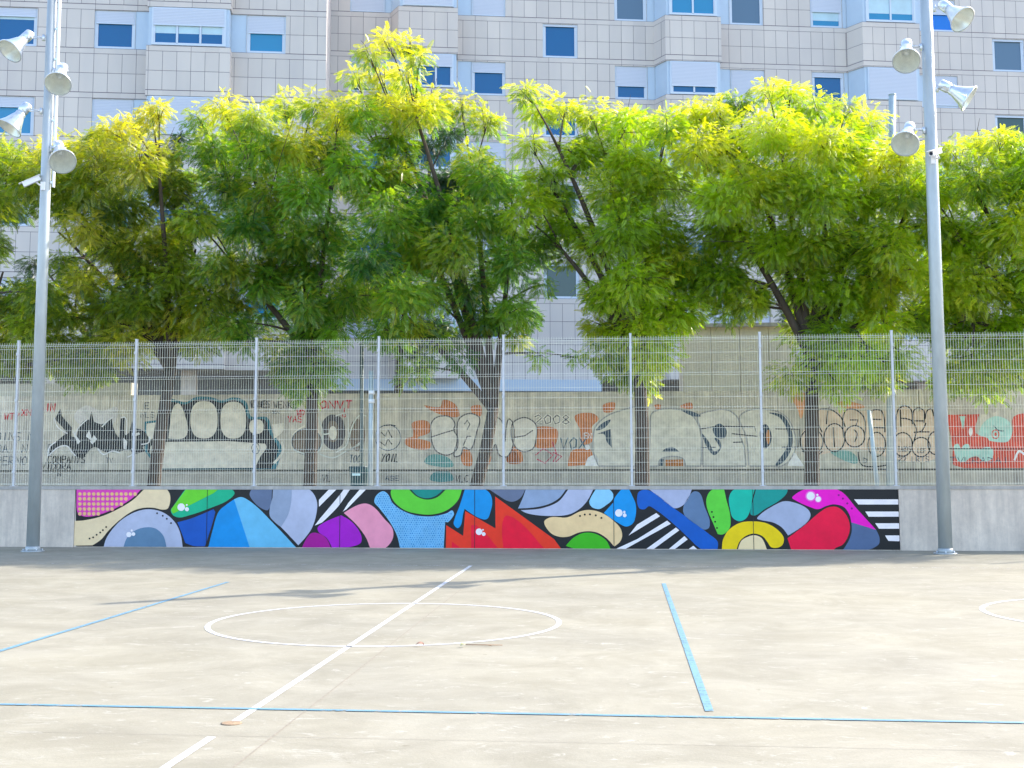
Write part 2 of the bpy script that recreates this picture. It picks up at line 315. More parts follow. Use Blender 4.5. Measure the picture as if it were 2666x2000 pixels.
MU = Painting(0., 4.0963, 1260, .012, WALL_TOP, xl, xr); W_ = (235, 238, 252); A = MU
K = 1
mur = {
 180: [((26, 32, 38), [(70, 40, K), (9200, 40, K), (9200, 760, K), (70, 760, K)], 0),
  ((214, 70, 192), [(80, 50, K), (775, 50, K), (690, 140), (550, 232), (400, 302), (250, 345), (150, 345), (95, 310), (80, 250, K)], 1),
  ((234, 218, 182), [(40, 396, K), (150, 390), (350, 345), (520, 270), (690, 165), (805, 50, K), (1040, 50, K), (1075, 110), (1078, 190), (1050, 265), (1000, 275), (900, 255), (800, 255), (690, 285), (550, 378), (420, 500), (340, 595), (250, 655, K), (40, 658, K)], 1),
  ((170, 190, 222), [(360, 720, K), (390, 600), (450, 500), (560, 385), (700, 303), (820, 272), (950, 285), (1060, 340), (1150, 440), (1195, 560), (1215, 720, K)], 1),
  ((88, 132, 170), [(575, 720, K), (610, 590), (700, 500), (830, 462), (930, 480), (1010, 560), (1045, 720, K)], 2),
  ((10, 182, 142), [(1245, 50, K), (1740, 62), (1765, 100), (1700, 170), (1500, 260), (1300, 330), (1170, 358), (1110, 335), (1085, 280), (1110, 240)], 1),
  ((98, 212, 50), [(1245, 50, K), (1590, 50, K), (1540, 100, K), (1110, 318, K), (1090, 280), (1112, 240, K)], 2),
  ((5, 86, 190), [(1155, 410, K), (1300, 370), (1540, 270, K), (1560, 300, K), (1520, 450), (1450, 665, K), (1330, 662), (1240, 630, K), (1200, 520)], 1),
  ((0, 146, 228), [(1475, 720, K), (1530, 500), (1600, 290), (1680, 220), (1760, 165, K), (1925, 720, K)], 1),
  ((98, 188, 234), [(1760, 165, K), (1830, 140), (1890, 160), (2212, 455), (2430, 690, K), (2420, 720, K), (1925, 720, K)], 1),
  ((92, 116, 152), [(1950, 50, K), (2165, 50, K), (2160, 180, K), (2120, 280), (2060, 265), (1970, 190), (1925, 110)], 1)],
 700: [((170, 190, 222), [(45, 50, K), (420, 55), (480, 110), (515, 200), (505, 330), (460, 470), (400, 560), (315, 655, K), (130, 460), (15, 350), (8, 280), (40, 150, K)], 1),
  ((138, 163, 195), [(45, 50, K), (245, 50, K), (240, 180), (210, 320), (130, 460, K), (15, 350), (8, 280), (40, 150, K)], 2),
  (W_, [(640, 50, K), (720, 50, K), (535, 245, K), (535, 170, K)], 1), (W_, [(805, 50, K), (870, 50, K), (740, 240), (570, 410, K), (490, 445, K), (545, 370, K), (730, 150), (770, 100)], 1), (W_, [(970, 50, K), (1035, 50, K), (830, 270, K), (790, 295, K), (850, 200, K)], 1),
  ((158, 14, 202), [(520, 470), (560, 430), (770, 335, K), (860, 385), (950, 480), (990, 570), (980, 630), (850, 675, K), (690, 720, K), (620, 580), (530, 510)], 1),
  ((156, 0, 150), [(345, 700, K), (440, 535), (480, 520), (560, 540), (620, 590), (668, 710, K)], 1),
  ((246, 158, 192), [(800, 310, K), (950, 225), (1040, 210), (1110, 240), (1230, 370), (1320, 480), (1325, 570), (1290, 640), (1200, 720, K), (1090, 720, K), (1040, 580), (930, 430)], 1),
  ((112, 188, 238), [(1125, 190), (1150, 120), (1220, 78), (1270, 110), (1320, 205), (1480, 310), (1700, 348), (1900, 312), (1955, 283), (1975, 320), (1940, 380), (1910, 410, K), (1880, 405, K), (1865, 720, K), (1405, 720, K), (1370, 560), (1300, 420), (1180, 260)], 1),
  ((88, 208, 58), [(1310, 50, K), (1300, 100), (1330, 180), (1450, 280), (1600, 320), (1750, 325), (1900, 280), (2020, 170), (2060, 50, K)], 1),
  ((20, 60, 50), [(1490, 50, K), (1570, 130), (1690, 168), (1800, 140), (1895, 50, K)], 2), ((5, 138, 132), [(1512, 50, K), (1590, 128), (1690, 153), (1780, 128), (1872, 50, K)], 3)],
 1140: [((0, 148, 228), [(290, 50, K), (500, 58), (560, 110), (580, 200), (560, 300), (530, 370), (490, 380), (285, 265, K), (270, 320), (240, 450), (210, 472), (170, 430), (180, 370), (230, 240)], 1),
  ((254, 60, 34), [(85, 720, K), (90, 440, K), (270, 555, K), (292, 290, K), (615, 475, K), (612, 135, K), (1240, 590, K), (1310, 685, K), (1310, 720, K)], 1),
  ((226, 0, 56), [(150, 720, K), (150, 615, K), (245, 720, K)], 2), ((226, 0, 56), [(355, 720, K), (355, 440, K), (410, 440, K), (540, 560, K), (640, 720, K)], 2), ((226, 0, 56), [(705, 720, K), (705, 360), (740, 335), (1150, 720, K)], 2),
  ((98, 118, 150), [(535, 50, K), (935, 50, K), (880, 150), (800, 190), (740, 180), (640, 120)], 1),
  ((135, 165, 202), [(940, 50, K), (1370, 50, K), (1300, 145), (1200, 208), (1050, 248), (855, 262, K), (910, 140)], 1),
  ((168, 188, 222), [(1395, 50, K), (1660, 50, K), (1600, 170), (1520, 260), (1400, 325), (1200, 342), (1000, 325), (930, 305), (885, 280, K), (1100, 262), (1290, 185)], 1),
  ((132, 206, 246), [(1690, 50, K), (1820, 55), (1870, 110), (1865, 160), (1790, 230), (1720, 268), (1640, 245), (1615, 195), (1640, 130)], 1),
  ((0, 150, 232), [(1965, 50, K), (2035, 50, K), (2070, 120), (2110, 220), (2110, 330), (2080, 420), (2010, 455), (1930, 420), (1770, 310, K), (1870, 200, K), (1885, 150)], 1),
  ((228, 208, 160), [(1135, 400), (1200, 357), (1380, 357), (1520, 293), (1620, 278), (1750, 310), (1870, 390), (1950, 480), (1965, 560), (1940, 620), (1880, 668, K), (1800, 580), (1700, 520), (1600, 505), (1500, 520), (1400, 560), (1300, 565), (1200, 520)], 1),
  ((58, 186, 28), [(1365, 660, K), (1440, 580), (1530, 530), (1620, 520), (1710, 545), (1800, 610), (1850, 720, K), (1450, 720, K)], 1)],
 1600: [((0, 92, 196), [(240, 150), (255, 90), (300, 65), (355, 65), (620, 250), (1000, 530), (1100, 620), (1090, 730, K), (940, 730, K), (400, 250), (365, 238), (320, 270), (270, 265), (245, 220)], 1),
  ((160, 180, 216), [(360, 50, K), (825, 50, K), (780, 170), (720, 235), (640, 260), (500, 160)], 1),
  ((90, 126, 168), [(810, 110), (850, 80), (905, 95), (960, 240), (1015, 400), (1005, 470), (960, 488), (880, 440), (750, 340), (730, 270)], 1),
  (W_, [(445, 310, K), (485, 345, K), (150, 550, K), (240, 435, K)], 1), (W_, [(560, 392, K), (600, 425, K), (120, 740, K), (20, 740, K), (240, 590, K)], 1), (W_, [(655, 465, K), (690, 495, K), (420, 740, K), (340, 740, K)], 1), (W_, [(745, 557, K), (780, 592, K), (645, 740, K), (580, 740, K)], 1), (W_, [(840, 660, K), (880, 710, K), (790, 710, K)], 1),
  ((86, 210, 66), [(1165, 40, K), (1190, 160), (1230, 320), (1235, 440), (1210, 500), (1150, 540), (1100, 535, K), (1060, 440), (985, 250), (980, 160), (1010, 90), (1070, 40, K)], 1),
  ((0, 186, 166), [(1310, 40, K), (1500, 40, K), (1475, 130), (1440, 300), (1400, 370), (1330, 398), (1260, 360), (1230, 260), (1220, 150), (1250, 80)], 1),
  ((0, 150, 146), [(1512, 40, K), (1845, 40, K), (1840, 90), (1780, 160), (1600, 270), (1490, 338), (1452, 325), (1450, 270), (1488, 130)], 2),
  ((156, 178, 212), [(1520, 370), (1540, 340), (1700, 230), (1800, 187), (1880, 190), (2060, 270), (2090, 330), (2060, 400), (1850, 550, K), (1790, 470), (1700, 415), (1560, 385)], 1),
  ((246, 216, 0), [(1145, 730, K), (1155, 600), (1220, 490), (1340, 415), (1480, 400), (1620, 420), (1750, 500), (1805, 580), (1790, 650), (1740, 680), (1670, 675), (1630, 620), (1580, 560), (1490, 530), (1400, 555), (1330, 620), (1295, 730, K)], 1),
  ((236, 218, 176), [(1310, 730, K), (1350, 610), (1430, 560), (1500, 548), (1570, 580), (1630, 730, K)], 1)],
 1900: [((228, 0, 204), [(665, 150), (700, 110), (830, 50), (1110, 50), (1200, 90), (1350, 260), (1560, 490, K), (1295, 410, K), (1280, 340), (1220, 250), (1110, 218), (1030, 235), (940, 270), (850, 245), (700, 175)], 1),
  ((78, 108, 152), [(1295, 410, K), (1560, 490, K), (1595, 570), (1590, 640), (1520, 690, K), (1480, 730, K), (1190, 730, K), (1270, 600), (1300, 500)], 1),
  ((250, 0, 72), [(615, 580, K), (800, 440), (950, 310), (1050, 250), (1150, 250), (1240, 330), (1280, 450), (1260, 560), (1200, 650), (1120, 690), (1100, 730, K), (655, 730, K)], 1),
  (W_, [(1325, 165, K), (1850, 165, K), (1850, 220, K), (1370, 220, K)], 1), (W_, [(1445, 295, K), (1850, 295, K), (1850, 350, K), (1480, 350, K)], 1), (W_, [(1550, 420, K), (1850, 420, K), (1850, 478, K), (1590, 478, K)], 1), (W_, [(1655, 550, K), (1850, 550, K), (1850, 612, K), (1690, 608, K)], 1)]}
for x0, shp in mur.items():
    MU.x0 = x0
    for colr, pts, lay in shp: MU.poly(pts, paint(colr), lay)
wp_, dk = paint(W_), paint((22, 22, 26))
MU.x0 = 180
dm = paint((255, 214, 150)); dm2 = paint((240, 130, 180))
for j, (y, lim) in enumerate(((108, 705), (160, 640), (215, 560), (268, 460), (318, 360))):
    x = 117
    while x <= lim: MU.ell(x, y, 22, 22, dm2, 2, 14); MU.ell(x, y, 17, 17, dm, 3, 12); x += 49
for c in ((1197, 248, 40), (1258, 270, 22), (1257, 225, 10), (640, 540, 28), (688, 535, 20), (670, 497, 12)): MU.ell(c[0], c[1], c[2], c[2], wp_, 4)
for c in ((940, 313), (1000, 340), (1043, 372), (1088, 418), (220, 583), (258, 570), (295, 543), (333, 518), (362, 493), (397, 460)): MU.ell(c[0], c[1], 10, 10, dk, 3, 8)
MU.x0 = 700; db = paint((24, 128, 205))
def inside(x, y, P):
    c = False
    for i in range(len(P)):
        (x1, y1), (x2, y2) = P[i-1][:2], P[i][:2]
        if (y1 > y) != (y2 > y) and x < (x2-x1)*(y-y1)/(y2-y1)+x1: c = not c
    return c
bl = mur[700][8][1]
for j in range(27):
    for i in range(36):
        x, y = 1120+i*25+(j % 2)*12+random.uniform(-2, 2), 90+j*23+random.uniform(-2, 2)
        if inside(x, y, bl) and all(inside(x+a, y+b, bl) for a, b in ((10, 0), (-10, 0), (0, 10), (0, -10))) and y < 672:
            r = random.uniform(4.5, 8); MU.ell(x, y, r, r, db, 2, 6)
MU.x0 = 1140
for c in ((440, 510, 35), (490, 535, 20), (482, 490, 9), (1930, 310, 40), (1992, 335, 20), (1988, 300, 13)): MU.ell(c[0], c[1], c[2], c[2], wp_, 4)
for c in ((1516, 342), (1567, 327), (1622, 325), (1684, 336), (1744, 363)): MU.ell(c[0], c[1], 11, 11, dk, 3, 8)
MU.x0 = 1600
for c in ((1038, 299), (1055, 354), (1072, 403), (1092, 470)): MU.ell(c[0], c[1], 10, 10, dk, 3, 8)
MU.x0 = 1900; pk = paint((244, 120, 226))
for c in ((862, 130, 45), (942, 163, 30), (932, 118, 12)): MU.ell(c[0], c[1], c[2]*1.25, c[2]*1.25, pk, 3); MU.ell(c[0], c[1], c[2]*.95, c[2]*.95, wp_, 4)
for c in ((1160, 120), (1205, 157), (1252, 208), (1300, 262)): MU.ell(c[0], c[1], 11, 11, paint((120, 0, 130)), 3, 8)
MU.mb.build('mural', wall)
# vertical casting joints of the painted section
q = MB(); JD = mat('dark_joint', (.03, .035, .04), rough=.9)
for x in (539, 885, 1236, 1598, 1961):
    X = on_plane(x, 1350, 24.958, WS)[0]; q.box((X-.005, -.0125, .012), (X+.005, -.0122, WALL_TOP), JD, wfr())
q.build('joint', wall)

# ------------------------------------------------------------------ mesh fence
galv = mat('galvanised_wire', (.84, .82, .70), rough=.45, metal=.15, spec=.5, noise=.08, nscale=3)
postm = mat('fence_post_paint', (.60, .60, .61), rough=.45, noise=.08, nscale=5)
fence = thing('mesh_fence', 'tall pale welded wire mesh fence standing on the low mural wall', 'fence', (0, wall_y(0, .05), 1.212))
FX0 = -12.318; SP = 2.5/math.sqrt(1+WS*WS)
rows = [887, 891.5, 898, 924.5, 950, 976, 982, 1012, 1038, 1064, 1072, 1117, 1142.5, 1169, 1177, 1205, 1231, 1259]
rz = [on_plane(1080, y, 24.958, WS)[2] for y in rows]
folds = [(rz[0], rz[2]), (rz[5], rz[6]), (rz[9], rz[10]), (rz[13], rz[14])]
def fold_off(z):
    for a, b in folds:
        c = (a+b)/2
        if abs(z-c) < .05: return -.035*(1-abs(z-c)/.05)
    return 0
zk = sorted(set([1.235, rz[0]+.03]+[c for a, b in folds for c in ((a+b)/2-.05, (a+b)/2, (a+b)/2+.05)]))
zk = [z for z in zk if z <= rz[0]+.031]
def fence_panel(x0):
    p = MB(); r = .0023
    for i in range(49):
        X = x0+.05+i*(SP-.1)/48
        zs = zk+[rz[0]+.045]
        vs = [(X, wall_y(X, .05)+fold_off(z), z) for z in zs]
        k = len(p.v)
        for v in vs:
            for a, b in ((-r, -r), (r, -r), (r, r), (-r, r)): p.v.append((v[0]+a, v[1]+b, v[2]))
        for s_ in range(len(vs)-1):
            for j in range(4):
                p.f.append((k+s_*4+j, k+s_*4+(j+1) % 4, k+s_*4+4+(j+1) % 4, k+s_*4+4+j)); p.m.append(p.mi(galv)); p.sm.append(False)
    for z in rz+[1.245]:
        yo = fold_off(z)-.0075
        p.box((x0+.03, yo-.0024, z-.0024), (x0+SP-.03, yo+.0024, z+.0024), galv, wfr(.05))
    return p
for k in range(-3, 11): fence_panel(FX0+SP*k).build('fence_panel', fence)
for k in range(-3, 12):
    X = FX0+SP*k; p = MB()
    p.box((X-.021, -.02, 1.213), (X+.021, .04, 4.165), postm, wfr(.05)); p.box((X-.06, -.05, 1.2125), (X+.06, .08, 1.224), postm, wfr(.05))
    p.box((X-.024, -.023, 4.165), (X+.024, .043, 4.185), postm, wfr(.05))
    for z in (1.5, 2.25, 2.95, 3.9): p.box((X-.026, -.04, z-.025), (X+.026, -.02, z+.03), postm, wfr(.05))
    p.build('post', fence)

# ------------------------------------------------------------------ raised path, terrace
PATHZ = 1.0
PM = mat('path_concrete', (.40, .37, .32), rough=.9, noise=.2, nscale=3, bump=.2)
q = MB(); q.face([(-300, wall_y(-300, .2), PATHZ), (300, wall_y(300, .2), PATHZ), (300, wall_y(300, 6.1), PATHZ), (-300, wall_y(-300, 6.1), PATHZ)], PM)
o = q.build('path'); o['kind'] = 'structure'
q = MB(); q.face([(-300, wall_y(-300, 6.3), 3.0), (300, wall_y(300, 6.3), 3.0), (300, 360, 3.0), (-300, 360, 3.0)], mat('terrace_soil', (.20, .17, .12), rough=.95, noise=.3, nscale=2))
o = q.build('terrace_ground'); o['kind'] = 'structure'

# ------------------------------------------------------------------ graffiti wall
GO = 6.0
gw = thing('graffiti_wall', 'weathered beige retaining wall covered in graffiti behind the mesh fence', 'wall', (0, wall_y(0, GO), PATHZ))
gtop = on_plane(1300, 1022, 24.958+GO, WS)[2]; gled = on_plane(1300, 1222, 24.958+GO, WS)[2]
q = MB()
for i in range(16):
    a = -26+i*3.3; q.box((a+.008, 0, gled), (a+3.292, .3, gtop), GCONC, wfr(GO))
q.box((-26, .04, gled), (26.8, .28, gtop-.02), mat('wall_joint', (.10, .09, .07), rough=.95), wfr(GO))
q.build('wall_body', gw)
q = MB(); q.box((-26, -.12, PATHZ), (26.8, .3, gled-.04), GPLINTH, wfr(GO)); q.build('plinth', gw)
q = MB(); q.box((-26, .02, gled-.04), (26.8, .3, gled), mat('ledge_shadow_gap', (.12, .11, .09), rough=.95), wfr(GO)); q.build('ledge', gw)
q = MB(); q.box((-26, .1, gtop+.001), (on_plane(360, 1000, 31.5, WS)[0], .5, gtop+.32), concrete('parapet_render', (.56, .52, .43), .12), wfr(GO)); q.build('parapet', gw)
G = Painting(GO, 2.86, 860, gled+.01, gtop-.03)
def P_(r, g_, b): return paint((r, g_, b), 1.06, (1.05, 1.0, .96), .22, 5.)
cream, blk, teal, red, orange, wht, slate = P_(222, 216, 202), P_(28, 30, 36), P_(30, 108, 124), P_(196, 36, 48), P_(196, 120, 66), P_(228, 224, 226), P_(58, 76, 92)
G.x0 = 0
for yy, tx in ((760, 'OINS NO'), (850, 'OA. NIO E'), (940, 'PERNO')): word(G, -30, yy, tx, 62, 48, 7, slate, 2, 6)
word(G, 352, 935, 'COMPANYS', 55, 36, 8, blk, 5, 6); word(G, 305, 985, 'VIDDRA', 60, 38, 9, blk, 3, 8)
word(G, 30, 620, 'WTY', 45, 40, 10, red, 2, 5); word(G, 160, 590, 'XN', 45, 40, 10, red, 2, 5); word(G, 300, 545, 'BIN', 60, 38, 12, red, 2, 5)
G.poly([(550, 640), (640, 560), (760, 600), (870, 570), (860, 680), (780, 740), (620, 720)], P_(206, 202, 200), 1)
G.poly([(362, 930, K), (368, 870, K), (500, 762, K), (410, 660, K), (450, 585, K), (462, 640, K), (535, 725, K), (530, 790, K), (572, 800, K), (600, 700), (640, 668), (668, 668, K), (682, 600, K), (700, 680, K), (760, 700), (835, 648, K), (838, 700), (862, 770, K), (888, 800, K), (900, 660, K), (930, 650, K), (935, 780), (965, 760, K), (985, 670, K), (1000, 720), (1060, 745), (1105, 790), (1100, 840), (1060, 870, K), (1085, 900, K), (1000, 925, K), (960, 890), (880, 905), (780, 905), (700, 870), (620, 955, K), (560, 930), (520, 870), (460, 855), (400, 895)], blk, 2)
for pts in ([(640, 790, K), (665, 740, K), (690, 830, K)], [(700, 780, K), (725, 810, K), (690, 850, K), (670, 830, K)], [(580, 850, K), (600, 830, K), (540, 740, K), (560, 800, K)], [(920, 800, K), (950, 830, K), (940, 890, K), (920, 880, K)], [(1010, 790, K), (1045, 775, K), (1035, 760, K), (1005, 770, K)]): G.poly(pts, wht, 3)
for pts in ([(358, 940), (370, 870), (420, 830)], [(405, 650), (430, 720), (505, 770)], [(365, 935), (430, 875), (500, 862), (540, 910), (580, 950)], [(555, 790), (590, 720), (650, 665)], [(730, 880), (770, 925), (840, 900), (900, 915)], [(760, 720), (810, 670), (840, 650)], [(900, 650), (935, 650), (940, 780)], [(1050, 850), (1110, 835), (1115, 790)], [(950, 945), (990, 920), (985, 880)]): G.curve(pts, 9, wht, 4)
word(G, 790, 950, 'TVG', 38, 28, 5, slate, 2); word(G, 1040, 540, 'GE', 45, 40, 6, slate, 2); word(G, 1050, 610, 'NLS', 40, 36, 5, slate, 2)
G.poly([(1078, 680, K), (1185, 668, K), (1195, 560), (1260, 512), (1390, 535), (1450, 500), (1570, 498), (1650, 520), (1740, 500), (1830, 530), (1870, 640), (1990, 650), (2030, 760), (2100, 880), (2050, 1040, K), (1180, 1042, K), (1078, 900, K)], teal, 1)
G.poly([(1092, 692, K), (1195, 682, K), (1215, 580), (1280, 535), (1380, 552), (1450, 520), (1570, 518), (1650, 540), (1740, 520), (1815, 550), (1850, 655), (1975, 668), (2005, 760), (2070, 880), (2020, 1030, K), (1190, 1030, K), (1100, 900, K)], blk, 2)
for pts in ([(1095, 695, K), (1182, 685, K), (1170, 800, K), (1120, 812, K), (1096, 780)], [(1300, 560), (1330, 545), (1380, 640), (1398, 760), (1370, 803), (1255, 806, K), (1265, 720)], [(1235, 832, K), (1700, 826, K), (1975, 845, K), (1985, 870), (1940, 940), (1900, 1024, K), (1205, 1030, K)], [(1120, 870, K), (1150, 840, K), (1120, 930, K)]): G.poly(pts, cream, 3)
for e in ((1520, 667, 102, 140), (1738, 670, 96, 138), (1910, 718, 54, 54)): G.poly([(e[0]+e[2]*math.copysign(abs(math.cos(t))**.8, math.cos(t)), e[1]+e[3]*math.copysign(abs(math.sin(t))**.8, math.sin(t))) for t in [2*math.pi*i/24 for i in range(24)]], cream, 3, False)
G.oval(1905, 880, 30, 40, 6, slate, 4); G.line([(1885, 900), (1905, 850), (1925, 900)], 5, slate, 4)
word(G, 1870, 525, 'ENNES', 50, 30, 6, blk, 2)
G.x0 = 650
word(G, 5, 530, 'WXMES', 45, 28, 6, blk, 2); word(G, 180, 530, 'WENKE', 50, 36, 6, blk, 2); word(G, 80, 600, '---XN', 24, 30, 5, slate, 2)
word(G, 285, 640, 'YAS', 45, 38, 9, red, 2); word(G, 350, 590, 'WD', 45, 34, 9, red, 2); word(G, 525, 525, 'ONVT', 58, 62, 12, red, 2, 4); G.line([(705, 580), (705, 625)], 8, red, 2); G.oval(705, 632, 12, 14, 6, red, 2)
G.poly([(170, 700, K), (255, 690, K), (250, 750), (180, 810, K)], cream, 3); G.curve([(240, 830), (250, 900), (180, 990)], 18, cream, 3)
stone = P_(120, 106, 92); dkst = P_(74, 70, 74)
G.ell(425, 830, 108, 95, stone, 1); G.oval(425, 830, 110, 97, 6, slate, 2); G.curve([(320, 780), (360, 740), (415, 710)], 9, cream, 3)
G.poly([(545, 680), (600, 630), (680, 650), (710, 740), (690, 850), (620, 890), (560, 850), (540, 770)], dkst, 1); G.poly([(595, 680), (640, 680), (650, 820), (600, 830)], stone, 2)
G.ell(620, 765, 30, 52, cream, 3)
for pts in ([(500, 630), (540, 740), (530, 880), (470, 930), (330, 890)], [(530, 760), (560, 775), (600, 765)], [(640, 640), (720, 620), (735, 720), (720, 860), (640, 910)], [(740, 800), (780, 680), (830, 630), (870, 640)], [(520, 920), (620, 950), (720, 900), (820, 850)], [(720, 900), (780, 870), (830, 830)]): G.curve(pts, 10, P_(206, 210, 204), 4)
G.ell(800, 780, 60, 120, stone, 1); G.oval(1030, 800, 95, 95, 6, slate, 3); 
for pts in ([(980, 760), (1010, 790), (1030, 740), (1060, 800)], [(970, 830), (1010, 860), (1030, 810), (1060, 850)], [(1000, 710), (1050, 705), (1090, 712)]): G.line(pts, 8, blk, 3)
word(G, 975, 920, 'YOIL', 60, 34, 10, blk, 2, 14); word(G, 740, 930, 'TOOL', 55, 30, 7, slate, 2, 8)
for pts in ([(1300, 560), (1420, 570), (1440, 520), (1530, 550), (1560, 640), (1400, 620)], [(1210, 690), (1330, 680), (1340, 760), (1250, 800), (1350, 840), (1340, 880), (1160, 850), (1160, 810), (1215, 790)], [(1580, 890), (1640, 900), (1650, 1010), (1590, 1000)], [(1650, 570), (1720, 560), (1720, 640), (1660, 620)], [(1760, 900), (1800, 940), (1770, 1010), (1730, 1000)], [(1910, 890), (2000, 870), (2030, 980), (1930, 990)]): G.poly(pts, orange, 1)
for pts in ([(1340, 930), (1480, 950), (1520, 1010), (1400, 1015), (1300, 980)],): G.poly(pts, P_(96, 150, 146), 1)
outl = P_(88, 84, 84); bc = P_(214, 208, 196)
for pts in ([(1350, 700), (1390, 650), (1490, 645), (1530, 700), (1520, 740), (1550, 800), (1540, 890), (1470, 930), (1390, 900), (1355, 820), (1350, 760)], [(1560, 660), (1640, 620), (1710, 650), (1690, 760), (1640, 890), (1595, 870), (1570, 930), (1525, 940), (1545, 830)], [(1800, 680), (1840, 650), (1880, 680), (1900, 830), (1930, 660), (1960, 690), (1920, 940), (1860, 930), (1830, 850), (1790, 920), (1755, 890)], [(1960, 690), (2050, 650), (2130, 700), (2135, 800), (2110, 880), (2040, 905), (1980, 870), (1950, 790)]):
    G.poly(pts, bc, 3); G.curve(pts, 9, outl, 4, True)
for pts in ([(1355, 795), (1430, 770), (1530, 740)], [(1600, 700), (1620, 670), (1640, 700), (1620, 740)], [(1590, 860), (1620, 790), (1650, 790)], [(1960, 800), (2050, 785), (2110, 745)]): G.line(pts, 8, outl, 5)
G.x0 = 1300
for pts in ([(250, 735), (430, 740), (410, 860), (270, 870)], [(560, 640), (700, 620), (740, 660), (690, 720), (690, 830), (620, 850), (600, 740)], [(540, 900), (680, 890), (700, 1000, K), (510, 1012, K)], [(770, 560), (860, 540), (850, 600), (780, 610)], [(1150, 560), (1200, 555), (1190, 600)], [(1340, 570), (1430, 540), (1440, 580)], [(60, 900), (110, 890), (150, 985), (60, 985)]): G.poly(pts, orange if pts[0][0] != 60 else P_(196, 120, 76), 1)
word(G, 265, 632, '2008', 66, 68, 26, cream, 2); word(G, 265, 632, '2008', 66, 68, 9, outl, 3)
word(G, 450, 800, 'VOX', 85, 70, 9, P_(52, 92, 110), 3, 6); G.ell(655, 872, 20, 20, wht, 3); word(G, 632, 765, 'EN', 40, 30, 8, wht, 3)
for pts in ([(270, 930), (330, 880), (400, 930), (340, 990), (280, 960)], [(395, 830), (430, 930), (400, 980)], [(400, 910), (465, 940), (420, 980)]): G.line(pts, 8, P_(190, 60, 90), 3)
word(G, 250, 1060, 'LSD', 40, 34, 5, slate, 2)
ol2 = P_(150, 150, 150); bc2 = P_(206, 202, 190)
G.poly([(640, 1010, K), (660, 950), (720, 930), (740, 1012, K)], wht, 2)
for pts in ([(700, 800), (715, 720), (800, 640), (930, 590), (1045, 562, K), (1042, 700, K), (1010, 1012, K), (740, 1012, K), (700, 910)], [(1135, 620), (1200, 590), (1330, 590), (1440, 640), (1495, 740), (1500, 1012, K), (1385, 1012, K), (1372, 960), (1290, 940), (1195, 965), (1185, 1012, K), (1115, 1012, K), (1125, 720)], [(1480, 640), (1560, 605), (1700, 595), (1780, 660), (1790, 780), (1820, 860), (1835, 1012, K), (1515, 1012, K), (1505, 760)], [(1790, 640), (1880, 590), (2010, 590), (2130, 640), (2190, 740), (2210, 860), (2150, 980), (2100, 1012, K), (1860, 1012, K), (1840, 800)]):
    G.poly(pts, bc2, 2); G.curve(pts, 10, ol2, 3, True)
G.poly([(728, 772, K), (830, 735, K), (838, 875, K), (800, 830), (780, 775)], slate, 4); G.poly([(720, 745), (770, 690), (830, 665), (780, 730)], slate, 4)
G.poly([(1210, 905, K), (1240, 880), (1300, 875), (1340, 905, K)], slate, 4); G.poly([(1235, 965, K), (1368, 962, K), (1368, 1012, K), (1235, 1012, K)], P_(170, 108, 46), 4); G.poly([(1190, 1010, K), (1200, 960, K), (1225, 960, K), (1220, 1010, K)], slate, 4)
G.poly([(1350, 590), (1450, 610), (1500, 640), (1440, 640)], slate, 4)
G.poly([(1590, 730), (1640, 695), (1690, 740), (1680, 800), (1620, 800)], slate, 4); G.poly([(1510, 770), (1560, 830), (1600, 900), (1640, 880), (1600, 800), (1640, 820), (1650, 880), (1600, 930), (1545, 870)], slate, 4)
G.line([(1500, 735), (1620, 715), (1900, 720), (1920, 790), (1730, 770)], 8, blk, 5); G.line([(1740, 835), (1810, 832)], 8, blk, 5); G.line([(1500, 875), (1610, 872)], 8, blk, 5)
G.poly([(1950, 720), (1980, 700), (2010, 780), (1990, 880), (1960, 860)], slate, 4)
G.x0 = 1966
G.poly([(40, 780), (80, 700), (120, 770), (110, 850), (70, 880)], slate, 4); G.poly([(80, 780), (97, 740), (112, 790), (97, 850)], P_(190, 130, 80), 5)
G.poly([(100, 615), (200, 630), (270, 740), (270, 880), (200, 990), (150, 1010), (240, 860), (235, 740), (180, 650)], slate, 3)
G.poly([(240, 1010, K), (290, 900, K), (365, 1012, K)], wht, 3)
G.line([(150, 735), (330, 738), (320, 870), (200, 870)], 7, blk, 4)
for pts in ([(270, 480), (370, 470), (370, 560), (340, 660), (320, 600)], [(600, 540), (700, 530), (820, 570), (700, 590)]): G.poly(pts, P_(214, 150, 100), 1)
G.poly([(470, 590, K), (600, 600), (660, 590), (800, 600), (870, 590), (1000, 600), (1090, 570), (1160, 570), (1200, 600), (1260, 590), (1340, 600), (1360, 900), (1330, 960), (1000, 950), (860, 900), (700, 880), (560, 910), (400, 930), (350, 850), (350, 760), (470, 680)], P_(214, 192, 172), 1)
G.poly([(560, 905), (700, 900), (760, 950), (760, 990), (620, 950)], P_(120, 165, 160), 2)
lb = blk
for e in ((420, 830, 85, 95), (590, 800, 78, 105), (742, 790, 75, 80), (905, 850, 65, 90), (1098, 850, 72, 88), (1235, 870, 68, 72), (1340, 840, 55, 85)): G.oval(*e, 9, lb, 3)
